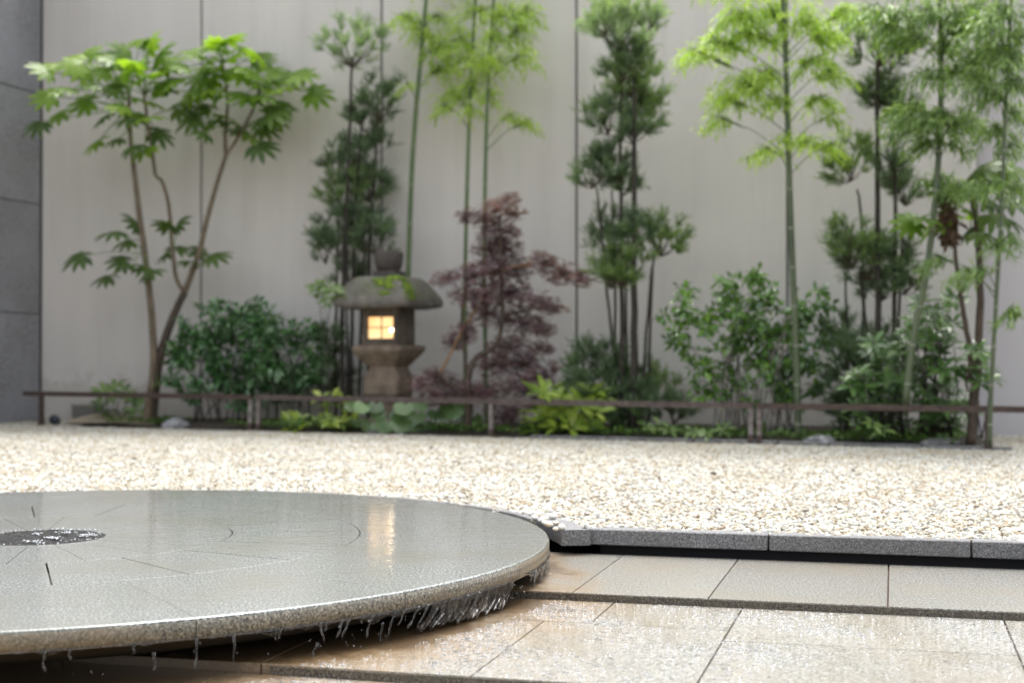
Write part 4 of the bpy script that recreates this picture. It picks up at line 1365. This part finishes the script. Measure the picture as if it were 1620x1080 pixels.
needle_tree(1385, 1.0, 'tall dark needle leaved tree on the right between two bamboos', [
    ([(1390, 690), (1390, 560), (1389, 400), (1388, 250), (1388, 120), (1390, 60)], .036, .014),
    ([(1412, 690), (1414, 560), (1417, 400), (1416, 280), (1412, 200)], .028, .012),
    ([(1364, 690), (1366, 560), (1365, 420), (1362, 330), (1356, 300)], .022, .009),
    ([(1338, 690), (1340, 560), (1338, 430)], .022, .009),
    ([(1378, 690), (1376, 560), (1360, 430)], .022, .009),
    ([(1420, 690), (1422, 500), (1428, 350)], .02, .009)],
    [(1390, 70, 52, 48, 'needle'), (1425, 60, 38, 34, 'needle'), (1386, 150, 24, 22, 'needle'), (1408, 155, 34, 42, 'needle'), (1424, 175, 26, 30, 'needle'), (1345, 255, 44, 42, 'needle_hi'), (1432, 300, 36, 34, 'needle'), (1408, 265, 26, 26, 'needle'), (1345, 390, 50, 44, 'needle_hi'), (1372, 410, 40, 44, 'needle'), (1395, 450, 40, 34, 'needle'), (1430, 440, 34, 34, 'needle'), (1415, 400, 30, 30, 'needle'),
     (1328, 540, 30, 40, 'needle'), (1350, 570, 34, 46, 'needle'), (1390, 550, 30, 40, 'needle'), (1330, 620, 34, 34, 'needle'), (1345, 660, 40, 30, 'needle')])

# --- bamboos
def bamboo(name_px, Yp, path, r0, label, regions, mat, culm='culm', leaf=.095, nodes_dy=62):
    b = W(path[0][0], 600, Yp); b[2] = .0
    t = thing('bamboo', b, label, 'bamboo', 'green bamboos against the wall')
    pts = [W(*p, Yp) for p in path]
    P = smooth_path(pts, 5)
    v, f = tube(P, taper(r0, r0 * .62, len(P)), 10)
    mk('culm', v, f, B[culm], t, True)
    # swollen nodes
    Pa = np.array(P); seg = np.concatenate(([0], np.cumsum(np.linalg.norm(np.diff(Pa, axis=0), axis=1))))
    dd = .18
    while dd < seg[-1]:
        p = np.array([np.interp(dd, seg, Pa[:, k]) for k in range(3)])
        r = r0 + (r0 * .62 - r0) * dd / seg[-1]
        v, f = tube([p - Z3 * .009, p - Z3 * .002, p + Z3 * .002, p + Z3 * .009], [r * 1.02, r * 1.16, r * 1.16, r * 1.02], 10)
        mk('node', v, f, B['node'], t, True)
        dd += nodes_dy * S(Yp)
    brs = MB()
    for (cx_, cy_, rx, ry) in regions:
        s = S(Yp); c = W(cx_, cy_, Yp + RN.uniform(-.25, .2))
        A, Bz = rx * s * RN.uniform(.8, 1.12), ry * s * RN.uniform(.8, 1.15)
        # nearest culm point, a bit below the spray
        zt = c[2] - .12 - .35 * abs(cx_ - np.interp(cy_, [q[1] for q in path][::-1], [q[0] for q in path][::-1])) * s
        root = np.array([np.interp(zt, Pa[:, 2], Pa[:, k]) for k in range(3)])
        v, f = tube(smooth_path([root, (root + c) / 2 + Z3 * .07, c + Z3 * Bz * .4], 4), [.006, .005, .005, .004, .004, .003, .003, .002, .002], 5, False); brs.add(v, f)
        ntw = int(6 + rx * ry / 36)
        tops = c + rdir(ntw, -.6, 1.0) * np.array((A, A * .8, Bz)) * RN.uniform(.3, 1, (ntw, 1)) + np.array((0, 0, Bz * .1))
        P_, D_, T_ = [], [], []
        side = np.sign(c[0] - root[0]) if abs(c[0] - root[0]) > .1 else 0
        for q in tops:
            v, f = tube([c * .6 + root * .4 + Z3 * .05, (c + q) / 2 + Z3 * .03, q], [.0025, .002, .001], 3, False); brs.add(v, f)
            out = norm((q - c) * np.array((1, 1, .2)) + np.array((side * .12, 0, 0)))
            kk = RN.integers(7, 13)
            tq = np.linspace(-1, 1, kk)[:, None]
            base = q + tq * out * .10 - np.array((0, 0, 1.0)) * .03 * (tq + 1) ** 2
            dirs = norm(out * .5 + RN.normal(0, .42, (kk, 3)) + np.array((0, 0, -.55)))
            P_.append(base); D_.append(dirs); T_.append(np.full(kk, np.clip(.35 + .6 * (q[2] - c[2]) / max(Bz, .05) * .5 + RN.uniform(-.3, .3), 0, 1)))
        P_, D_, T_ = np.concatenate(P_), np.concatenate(D_), np.concatenate(T_)
        T_ = np.clip(T_ + RN.uniform(-.15, .15, len(T_)), 0, 1)
        cloud('leaf_spray', *BLADE, frames(D_, np.tile((0, -.2, 1.0), (len(P_), 1)) + RN.normal(0, .35, (len(P_), 3))), P_, RN.uniform(.6, 1.2, len(P_)) * leaf * .95, G[mat], t, T_)
    o = brs.build('branches', B['culm'], t, True); o['kind'] = 'stuff'
    return t
YB = lambda px, d: fenceY(px) + d
bamboo(0, YB(645, 1.35), [(638, 690), (644, 520), (646, 430), (652, 260), (662, 130), (674, 0), (684, -90)], .034, 'leftmost bamboo with a thick leaning culm behind the lantern finial',
       [(640, 30, 32, 20), (668, 40, 36, 26), (695, 28, 26, 16), (690, 80, 34, 26), (700, 115, 36, 28), (642, 135, 12, 10), (680, 60, 30, 26), (675, -30, 60, 30)], 'bamboo')
bamboo(0, YB(737, 1.3), [(737, 690), (736, 560), (736, 430), (740, 260), (745, 130), (752, 0), (756, -80)], .026, 'middle bamboo rising through the red maple with a thin culm',
       [(725, 65, 40, 30), (742, 100, 44, 36), (715, 155, 36, 26), (748, 140, 36, 30), (760, 20, 42, 30), (740, 170, 22, 14), (700, 170, 22, 12), (755, -40, 60, 30)], 'bamboo')
bamboo(0, YB(768, 1.1), [(770, 690), (768, 560), (766, 430), (768, 260), (772, 140), (781, 0), (786, -80)], .026, 'third bamboo from the left with sprays hanging to its right',
       [(800, 25, 42, 36), (825, 55, 26, 40), (785, 60, 36, 28), (790, 100, 38, 24), (830, 90, 26, 26), (812, 185, 28, 14), (838, 195, 14, 14), (775, 155, 24, 22), (765, 95, 30, 24), (840, 20, 20, 30), (790, -40, 60, 30)], 'bamboo')
bamboo(0, YB(1255, .35), [(1263, 702), (1261, 600), (1255, 450), (1248, 260), (1244, 120), (1239, 0), (1236, -80)], .033, 'tall bamboo with a stout culm and bright drooping sprays right of centre',
       [(1105, 88, 36, 18), (1135, 70, 46, 28), (1165, 30, 52, 34), (1190, 60, 50, 36), (1215, 25, 44, 34), (1145, 160, 34, 26), (1175, 135, 46, 32), (1210, 120, 40, 30), (1135, 190, 22, 14), (1225, 160, 30, 22), (1280, 35, 44, 36), (1310, 55, 36, 30), (1290, 100, 44, 30), (1320, 115, 26, 20), (1300, 158, 38, 20), (1320, 185, 14, 12), (1215, 240, 30, 18), (1245, 218, 20, 14), (1290, 222, 40, 18), (1320, 232, 16, 12), (1345, 20, 30, 26), (1240, -35, 110, 34), (1160, -20, 50, 26)], 'bamboo', 'culm2', .105)
bamboo(0, YB(1465, .1), [(1432, 640), (1444, 540), (1466, 430), (1481, 300), (1488, 180), (1489, 80), (1486, 0), (1484, -80)], .031, 'right bamboo with a bent leaning culm and bluish green sprays',
       [(1385, 20, 40, 24), (1420, 30, 42, 30), (1455, 20, 40, 26), (1440, 60, 34, 24), (1435, 170, 30, 22), (1455, 190, 42, 34), (1490, 185, 44, 30), (1425, 200, 20, 26), (1460, 225, 26, 18), (1465, 120, 42, 22), (1510, 200, 30, 22), (1530, 40, 46, 40), (1505, 20, 40, 26), (1525, 110, 46, 30), (1530, 190, 34, 26), (1515, 225, 20, 14), (1560, 90, 40, 34), (1545, 20, 44, 30), (1415, 60, 30, 20), (1500, 75, 34, 26), (1490, 285, 34, 20), (1520, 300, 34, 20), (1480, -35, 110, 34)], 'bamboo_dk', 'culm2', .11)
bamboo(0, YB(1575, -.15), [(1566, 706), (1568, 620), (1577, 460), (1585, 320), (1592, 150), (1600, 0), (1603, -80)], .020, 'thin rightmost bamboo in front of the lilac wall',
       [(1590, 20, 40, 30), (1575, 80, 40, 34), (1600, 130, 34, 30), (1560, 150, 36, 26), (1610, 180, 24, 26), (1600, 235, 26, 22), (1555, 290, 30, 20), (1585, 280, 26, 22), (1478, 408, 22, 16), (1528, 432, 28, 16), (1545, 425, 18, 14), (1575, 385, 22, 16), (1600, 375, 22, 14), (1603, 492, 20, 18), (1560, 45, 38, 30), (1592, 95, 34, 30), (1545, 130, 34, 26), (1575, 205, 32, 24), (1612, 60, 24, 34), (1610, 300, 26, 22), (1600, -35, 60, 30)], 'bamboo_dk', 'culm2', .10)

# --- red maple
YM = YB(760, .45)
mt_ = thing('red_maple', [W(740, 600, YM)[0], YM, .02], 'purple leaved japanese maple spreading in tiers right of the lantern', 'tree')
for (pts, r0, r1, m_) in (([(738, 690), (741, 640), (742, 590), (755, 565), (785, 545), (795, 500), (793, 430), (790, 340)], .045, .010, 'brown'),
                          ([(742, 600), (735, 560), (730, 500), (740, 440)], .026, .008, 'brown'),
                          ([(695, 592), (712, 560), (733, 520), (760, 480), (785, 448), (800, 425)], .017, .008, 'orange'),
                          ([(741, 630), (715, 610), (695, 592)], .022, .017, 'brown'),
                          ([(785, 545), (820, 560), (850, 600)], .014, .005, 'brown'), ([(795, 500), (835, 490), (870, 485)], .012, .005, 'brown'),
                          ([(800, 425), (850, 418), (900, 430), (925, 440), (975, 452)], .013, .004, 'orange'), ([(790, 345), (810, 325), (825, 318)], .007, .003, 'orange'), ([(741, 640), (700, 615), (668, 605)], .015, .005, 'brown')):
    stem(mt_, [W(*p, YM) for p in pts], r0, r1, B[m_], 'branch' if r0 < .045 else 'trunk', wob=.005, n=6)
for (cx_, cy_, rx, ry) in ((808, 312, 20, 5), (790, 325, 30, 9), (812, 337, 24, 6), (768, 345, 28, 12), (735, 340, 14, 9), (788, 362, 36, 14), (805, 390, 26, 20), (775, 395, 30, 18), (745, 432, 32, 12), (705, 438, 26, 9), (780, 430, 38, 16), (815, 425, 34, 16), (860, 412, 26, 12), (890, 430, 34, 12), (920, 440, 20, 9), (745, 465, 38, 14), (800, 462, 38, 14), (845, 475, 34, 10), (870, 488, 20, 6), (770, 495, 34, 14), (820, 510, 40, 14), (855, 520, 20, 8), (735, 525, 22, 12), (715, 540, 18, 10),
                           (800, 545, 34, 12), (780, 575, 34, 14), (825, 575, 32, 14), (850, 550, 20, 8), (845, 598, 24, 12), (815, 610, 26, 12), (690, 595, 30, 11), (665, 605, 20, 9), (720, 615, 34, 14), (760, 620, 36, 16), (690, 625, 26, 12), (835, 635, 14, 12), (870, 580, 10, 6), (800, 655, 26, 14)):
    rx *= 1.22 if cy_ > 455 and cx_ > 740 else 1.05
    cx_ += 5 if cy_ > 455 and cx_ > 740 else 0
    s = S(YM); c = W(cx_, cy_, YM + RN.uniform(-.2, .2))
    k = int(14 + rx * ry * .36)
    P_ = c + rdir(k) * np.array((rx * s, rx * s * .8, (ry * 1.45 + 3) * s)) * np.sqrt(RN.random((k, 1)))
    D_ = norm(np.stack((RN.normal(0, 1, k), RN.normal(0, 1, k), RN.uniform(-.9, .1, k)), -1))
    up = np.stack((RN.normal(0, .35, k), RN.normal(-.15, .35, k), np.ones(k)), -1)
    tint = np.clip(RN.random(k) * .8 + (.35 if cy_ < 340 or cx_ > 860 else 0), 0, 1)
    cloud('foliage_tier', *MAPLE, frames(D_, up), P_, RN.uniform(.04, .07, k), G['maple'], mt_, tint)
    mb = MB()
    for i in range(0, k, 9):
        v, f = tube([c - Z3 * .02, P_[i]], [.003, .001], 3, False); mb.add(v, f)
    mb.build('twigs', B['brown'], mt_, True)['kind'] = 'stuff'

# --- broadleaf shrubs: outer leaves are single pieces, the mass behind is foliage
def shrub(px, d, label, blobs, matc, mato, base_px, leaf, nst=9, n_out=220, dens=1.0, group='glossy broadleaf shrubs', stem_mat='dark', name='broadleaf_shrub', tmpl=OVATE, bottom=680):
    Yp = fenceY(px) + d
    b = W(px, 600, Yp); b[2] = .02
    t = thing(name, b, label, 'shrub', group)
    s = S(Yp)
    P_, D_, W_ = [], [], []
    sub = []
    for (cx_, cy_, rx, ry) in blobs:
        for _ in range(max(2, int(rx * ry / 150))):
            a_ = RN.uniform(0, 6.28); rr0 = RN.random() ** .5
            sub.append((cx_ + math.cos(a_) * rx * rr0 * 1.06, cy_ + math.sin(a_) * ry * rr0 * 1.08, RN.uniform(7, 17), RN.uniform(5, 12), rx))
    for (cx_, cy_, rx, ry, RX) in sub:
        c = W(cx_, cy_, Yp + RN.uniform(-.6, .5) * RX * s)
        k = int(rx * ry * .26 * dens)
        dd = rdir(k)
        rad = RN.random((k, 1)) ** .5
        q = c + dd * np.array((rx * s, rx * s, ry * s)) * rad
        P_.append(q); D_.append(dd); W_.append(rad[:, 0])
    P_, D_, W_ = np.concatenate(P_), np.concatenate(D_), np.concatenate(W_)
    k = len(P_)
    D_ = norm(D_ * .9 + RN.normal(0, .6, (k, 3)) + np.array((0, -.1, -.25)))
    up = norm(np.array((0, -.25, 1.0)) + RN.normal(0, .45, (k, 3)))
    sc = RN.uniform(.7, 1.2, k) * leaf
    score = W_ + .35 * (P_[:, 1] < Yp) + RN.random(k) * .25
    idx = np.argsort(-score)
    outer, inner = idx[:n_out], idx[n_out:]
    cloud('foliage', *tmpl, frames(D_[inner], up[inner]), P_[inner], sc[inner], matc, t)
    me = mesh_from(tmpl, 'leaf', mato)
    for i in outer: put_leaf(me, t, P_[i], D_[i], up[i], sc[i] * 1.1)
    rg2 = random.Random(px)
    for i in range(nst):
        bp = base_px[0] + (base_px[1] - base_px[0]) * (i + .5) / nst + rg2.uniform(-4, 4)
        cb = blobs[rg2.randrange(len(blobs))]
        tx = cb[0] + rg2.uniform(-.7, .7) * cb[2]; ty = cb[1] + rg2.uniform(-.6, .5) * cb[3]
        a = W(bp, bottom, Yp + rg2.uniform(-.15, .15)); e_ = W(tx, ty, Yp + rg2.uniform(-.2, .2))
        mid = (a + e_) / 2 + np.array(((a[0] - e_[0]) * .2, 0, (e_[2] - a[2]) * .1))
        stem(t, [a, mid, e_], rg2.uniform(.008, .014), .004, B[stem_mat], 'stem', n=5, wob=.006)
    return t
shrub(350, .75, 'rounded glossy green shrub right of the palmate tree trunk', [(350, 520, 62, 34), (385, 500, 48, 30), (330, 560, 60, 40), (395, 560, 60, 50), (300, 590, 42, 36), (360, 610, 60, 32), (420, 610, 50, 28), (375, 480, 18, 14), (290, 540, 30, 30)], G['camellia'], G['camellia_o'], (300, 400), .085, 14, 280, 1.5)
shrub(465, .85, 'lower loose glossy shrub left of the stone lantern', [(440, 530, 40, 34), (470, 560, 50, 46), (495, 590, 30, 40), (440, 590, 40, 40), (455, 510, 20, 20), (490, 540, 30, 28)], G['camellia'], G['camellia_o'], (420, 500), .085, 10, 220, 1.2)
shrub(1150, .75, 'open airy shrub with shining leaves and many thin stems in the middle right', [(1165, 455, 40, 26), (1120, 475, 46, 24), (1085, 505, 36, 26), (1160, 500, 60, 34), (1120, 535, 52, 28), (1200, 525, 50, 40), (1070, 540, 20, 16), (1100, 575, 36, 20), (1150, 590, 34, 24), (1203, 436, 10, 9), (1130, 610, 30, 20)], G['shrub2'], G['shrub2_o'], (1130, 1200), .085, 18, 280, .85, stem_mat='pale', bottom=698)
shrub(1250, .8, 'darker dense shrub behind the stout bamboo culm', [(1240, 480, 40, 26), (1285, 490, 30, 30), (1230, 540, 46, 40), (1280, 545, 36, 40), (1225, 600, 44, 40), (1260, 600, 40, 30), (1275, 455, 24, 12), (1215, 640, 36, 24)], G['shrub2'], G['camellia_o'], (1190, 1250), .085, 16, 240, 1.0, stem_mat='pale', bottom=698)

# --- whorled shrubs on the right, and other whorled plants
def whorl_plant(px, d, label, whorls, mat, leaf, nleaf=8, name='whorled_shrub', group=None, tmpl=LANCE, stem_r=.007, bottom=692, el=(.0, .5), spread_y=.3, cat='shrub', smat='dark', base_w=30):
    Yp = fenceY(px) + d
    b = W(px, 600, Yp); b[2] = .02
    t = thing(name, b, label, cat, group)
    me = mesh_from(tmpl, 'leaf', mat)
    rg2 = random.Random(int(px) + 5)
    for (wx, wy) in whorls:
        c = W(wx, wy, Yp + rg2.uniform(-spread_y, spread_y))
        k = nleaf + rg2.randrange(-1, 2)
        a0 = rg2.uniform(0, 6.28)
        ax_ = norm(np.array((rg2.uniform(-.5, .5), rg2.uniform(-1.1, -.1), 1.0)))
        e1 = norm(np.cross(ax_, (0.2, 1.0, 0.1))); e2 = np.cross(ax_, e1)
        for i in range(k):
            a = a0 + i * 6.283 / k + rg2.uniform(-.2, .2)
            e_ = rg2.uniform(*el)
            ou = e1 * math.cos(a) + e2 * math.sin(a)
            put_leaf(me, t, c + ou * .01, ou + ax_ * e_, ax_ - ou * .3, leaf * rg2.uniform(.75, 1.2) * 1.15)
        a = W(px + rg2.uniform(-base_w, base_w), bottom, Yp); mid = (a + c) / 2 + np.array(((a[0] - c[0]) * .25 + rg2.uniform(-.05, .05), 0, .02))
        stem(t, [a, mid, c], stem_r, stem_r * .5, B[smat], 'stem', n=5, wob=.003)
    return t
rg = random.Random(4)
def scatter(n, boxes, mind=14):
    out = []
    tries = 0
    while len(out) < n and tries < 8000:
        tries += 1
        x0, x1, y0, y1 = rg.choice(boxes)
        p = (rg.uniform(x0, x1), rg.uniform(y0, y1))
        if all((p[0] - q[0]) ** 2 + (p[1] - q[1]) ** 2 > mind ** 2 for q in out): out.append(p)
    return out
whorl_plant(1410, .45, 'bushy shrub of whorled leaves low behind the right fence rail', scatter(48, [(1345, 1450, 585, 680), (1370, 1450, 540, 600), (1380, 1440, 590, 640)], 12), G['rhodo'], .125, 8, group='whorled leaf shrubs')
whorl_plant(1475, .5, 'taller upright shrub of whorled leaves under the leaning bamboo', scatter(46, [(1440, 1510, 468, 560), (1450, 1525, 560, 680), (1455, 1500, 480, 520)], 12), G['rhodo'], .125, 8, group='whorled leaf shrubs')
whorl_plant(1545, .4, 'leafy shoot of whorled leaves around the foot of the bare right tree', [(1548, 570), (1560, 585), (1535, 590), (1552, 605), (1568, 600), (1530, 650), (1500, 670), (1545, 555)], G['rhodo'], .14, 8, group='whorled leaf shrubs', base_w=10)
whorl_plant(180, .55, 'small young palm like plant standing left of the palmate tree', [(180, 612), (165, 622), (196, 620), (208, 632), (158, 640), (182, 632), (218, 648), (170, 652), (225, 630), (200, 655)], G['pale'], .16, 7, name='young_plant', group=None, bottom=684, cat='plant', base_w=10)
whorl_plant(512, .5, 'thin feathery light green plant left of the lantern roof', [(500, 455), (515, 450), (528, 458), (508, 468), (535, 470), (520, 478)], G['pale'], .11, 9, name='feathery_plant', tmpl=LANCE, bottom=690, cat='plant', base_w=12, stem_r=.004)
whorl_plant(1380, .15, 'small pale star leaved plant at the foot of the right shrubs', [(1380, 672), (1368, 680), (1394, 680)], G['pale'], .10, 7, name='low_plant', group='low pale plants', bottom=700, cat='plant', base_w=6, stem_r=.004)
whorl_plant(1010, .15, 'small variegated plant in the bed below the middle needle leaved tree', [(1022, 676), (1045, 672), (1058, 680), (1035, 684)], G['pale'], .10, 6, name='low_plant', group='low pale plants', bottom=695, cat='plant', base_w=10, stem_r=.004)
whorl_plant(1125, .15, 'small variegated plant in the bed before the airy shrub', [(1098, 684), (1118, 688), (1138, 684), (1148, 678)], G['pale'], .09, 6, name='low_plant', group='low pale plants', bottom=698, cat='plant', base_w=10, stem_r=.004)
whorl_plant(897, .4, 'bright lime green leafy plant beside the maple foot', scatter(22, [(850, 950, 618, 640), (845, 945, 640, 680)], 15) + [(860, 622), (935, 622), (905, 616)], G['lime'], .17, 6, name='lime_plant', cat='plant', base_w=22, bottom=692, stem_r=.005, el=(.2, .8))
whorl_plant(535, .25, 'yellow green lobed plant low at the left of the lantern foot', scatter(16, [(500, 560, 625, 670), (455, 480, 660, 680)], 14), G['lime'], .12, 5, name='lobed_plant', cat='plant', base_w=26, bottom=690, stem_r=.004, tmpl=OVATE)
whorl_plant(465, .2, 'small green plant low in the bed between two fence posts', [(455, 668), (470, 672), (478, 664)], G['rhodo'], .11, 6, name='low_plant', cat='plant', base_w=8, bottom=690, stem_r=.004)

# round-leaved plant before the lantern
def round_leaf():
    v, f = [(0, 0, 0)], []
    n = 16
    for k in range(n + 1):
        a = R_(20) + (2 * math.pi - R_(40)) * k / n
        rr_ = .5 * (1 + .05 * math.sin(a * 9))
        v.append((math.sin(a + math.pi) * rr_ * 1.08, .12 + -math.cos(a) * -rr_ * -1 * -1 + .0, 0))
    v = [(0, 0, 0)] + [(x, .18 + math.cos(R_(180) + R_(20) + (2 * math.pi - R_(40)) * k / n) * .5 * (1 + .05 * math.sin(k * 2.2)), .05 * (1 - math.cos(k * .8)) * .5 - .03) for k, (x, _, _) in enumerate(v[1:])]
    for k in range(n): f.append((0, k + 1, k + 2))
    return v, f
RL = mesh_from(round_leaf(), 'round_leaf', G['ligu'])
YL = fenceY(650) + .3
lt2 = thing('round_leaf_plant', [W(650, 600, YL)[0], YL, .0], 'plant of broad round glossy leaves at the foot of the lantern', 'plant')
rg = random.Random(8)
for (px, py, s) in [(640, 672, .30), (668, 678, .33), (630, 655, .22), (612, 668, .24), (600, 650, .2), (660, 655, .24), (690, 650, .24), (715, 645, .26), (735, 650, .2), (700, 660, .24), (720, 668, .2), (742, 668, .22), (750, 660, .2), (640, 640, .24), (668, 638, .2), (570, 665, .18), (585, 672, .18), (595, 640, .2), (730, 680, .2), (755, 676, .18), (575, 640, .2), (705, 636, .2), (655, 690, .2), (560, 640, .2), (690, 684, .18), (620, 684, .2)]:
    Yl = YL + rg.uniform(-.12, .25)
    p = W(px, py, Yl)
    put_leaf(RL, lt2, p, np.array((rg.uniform(-.6, .6), -.6, rg.uniform(-.9, -.4))), np.array((rg.uniform(-.35, .35), -rg.uniform(.9, 1.5), .9)), s * .82, 'round_leaf')
    v, f = tube([np.array((p[0] * .9 + YL * 0 + (W(650, 600, YL)[0]) * .1, Yl + .1, .0)), p], .004, 4)
    mk('leaf_stalk', v, f, B['petiole'], lt2, True)

# --- right-hand bare tree with a few big leaves
YR = fenceY(1540) + .35
t8 = thing('slender_palmate_tree', [W(1540, 600, YR)[0], YR, .0], 'slender tree at the right with twisted bare stems and large hand shaped leaves', 'tree')
for (pts, r0, r1, m_) in (([(1536, 705), (1541, 640), (1548, 560), (1551, 450), (1549, 380), (1540, 320), (1535, 280)], .045, .020, 'brown'), ([(1542, 600), (1535, 560), (1528, 510), (1520, 465), (1513, 420), (1510, 380), (1503, 330)], .028, .014, 'brown'),
                          ([(1520, 465), (1528, 450), (1534, 430)], .014, .006, 'brown'), ([(1538, 560), (1530, 600), (1530, 620)], .02, .008, 'brown')):
    stem(t8, [W(*p, YR) for p in pts], r0, r1, B[m_], 'trunk' if r0 > .02 else 'branch', wob=.006, n=7)
pet = MB()
rg = random.Random(31)
for (px, py, sz) in ((1450, 345, .26), (1475, 352, .26), (1432, 352, .2), (1562, 262, .27), (1590, 290, .27), (1605, 318, .26), (1570, 318, .25), (1520, 300, .22), (1545, 345, .2), (1610, 265, .25), (1535, 368, .17), (1555, 375, .16), (1495, 300, .22), (1580, 345, .22), (1505, 345, .16), (1600, 350, .2)):
    nd_ = W(1537, 300, YR) if px > 1500 else W(1504, 335, YR)
    v, f = palmate(t8, nd_, px, py, YR + rg.uniform(-.2, .25), sz, FM if py > 330 and px < 1500 or rg.random() < .3 else FMD, rg)
    pet.add(v, f)
pet.build('leaf_stalks', B['petiole'], t8, True)['kind'] = 'stuff'
k = 260
c = W(1500, 350, YR)
P_ = c + rdir(k) * np.array((.085, .07, .22)) * np.sqrt(RN.random((k, 1)))
P_[:, 0] += (P_[:, 2] - c[2]) * -.05
cloud('dried_leaf_cluster', *LANCE, frames(norm(RN.normal(0, .5, (k, 3)) + np.array((0, 0, -1))), rdir(k)), P_, RN.uniform(.06, .12, k), G['dead'], t8)

# ------------------------------------------------------------------ rocks and small fittings
def rock(px, py, w_, h_, d, label, seed, mat='rock'):
    import bmesh
    bm = bmesh.new(); bmesh.ops.create_icosphere(bm, subdivisions=3, radius=1)
    Yp = fenceY(px) + d; s = S(Yp)
    for v in bm.verts:
        n_ = mnoise.noise(v.co * 1.6 + Vector((seed * 3.7, 0, 0))) * .35 + mnoise.noise(v.co * 5 + Vector((seed, 0, 0))) * .08
        v.co = v.co * (1 + n_)
        v.co.x *= w_ * s / 2; v.co.y *= w_ * s / 2.4; v.co.z *= h_ * s / 2
    me = bpy.data.meshes.new('rock'); bm.to_mesh(me); bm.free()
    o = link('rock', me, M[mat], None, False)
    o.location = W(px, py, Yp)
    tag(o, label, 'rock', 'rocks in the planting bed')
rock(277, 673, 40, 22, .2, 'grey and white mottled rock by the palmate tree foot', 1)
rock(1296, 698, 44, 20, .18, 'flat pale grey rock at the foot of the stout bamboo', 2)
rock(1487, 700, 60, 16, .25, 'wide flat grey stone low at the right of the bed', 3, 'bedstone')
rock(1245, 676, 44, 14, .9, 'dark slate coloured stone behind the stout bamboo', 4, 'bedstone')
rock(608, 688, 60, 22, .25, 'mossy low stone before the lantern foot', 6, 'bedstone')
# junction box against the wall
Yw_ = wallY(138) - .18
jb = thing('utility_box', W(138, 668, Yw_), 'small grey brown utility box against the wall behind the left fence section', 'box')
s = S(Yw_)
v, f = box(W(138, 654, Yw_), WD3, WN3, Z3, 20 * s, .1, 13 * s, .008); mk('housing', v, f, two_tone('box_paint', (.16, .15, .14), (.21, .20, .185), 9, .6), jb)
v, f = box(W(138, 640, Yw_), WD3, WN3, Z3, 21 * s, .11, 1.4 * s, .003); mk('lid', v, f, two_tone('box_lid_paint', (.28, .27, .25), (.34, .33, .31), 9, .6), jb)
# small dark floodlight on the gravel
Yq = fenceY(88) + .25
fl = thing('garden_spotlight', W(88, 676, Yq), 'small round black garden spotlight on the gravel inside the left fence section', 'light')
c = W(88, 666, Yq)
v, f = tube([c + np.array((0, .05, -.02)), c + np.array((0, .03, 0)), c + np.array((0, -.04, .02)), c + np.array((0, -.06, .025))], [.025, .05, .055, .058], 14); mk('lamp_head', v, f, simple('spotlight_black', (.03, .035, .05), .35), fl, True)
v, f = tube([c + np.array((0, .02, -.10)), c + np.array((0, .02, -.03))], .012, 8); mk('spike', v, f, M['black'], fl, True)

# fallen leaves on the gravel
for (px, py, sz, rz, lb) in ((682, 711, .07, .4, 'curled dark leaf lying on the gravel before the maple'), (1133, 751, .05, 1.9, 'small dark leaf lying on the gravel right of centre'), (214, 727, .045, 2.8, 'small dark leaf lying on the gravel at the left')):
    p = PZ(px, py, .004)
    me = bpy.data.meshes.new('fallen_leaf')
    me.from_pydata([(x * 1.6, y, abs(x) * 1.4 + .12 * y * y) for x, y, z in OVATE[0]], [], OVATE[1]); me.update()
    o = link('fallen_leaf', me, G['dead'], None, True)
    o.location = p; o.scale = (sz, sz, sz); o.rotation_euler = (0.15, 0.1, rz)
    tag(o, lb, 'leaf')
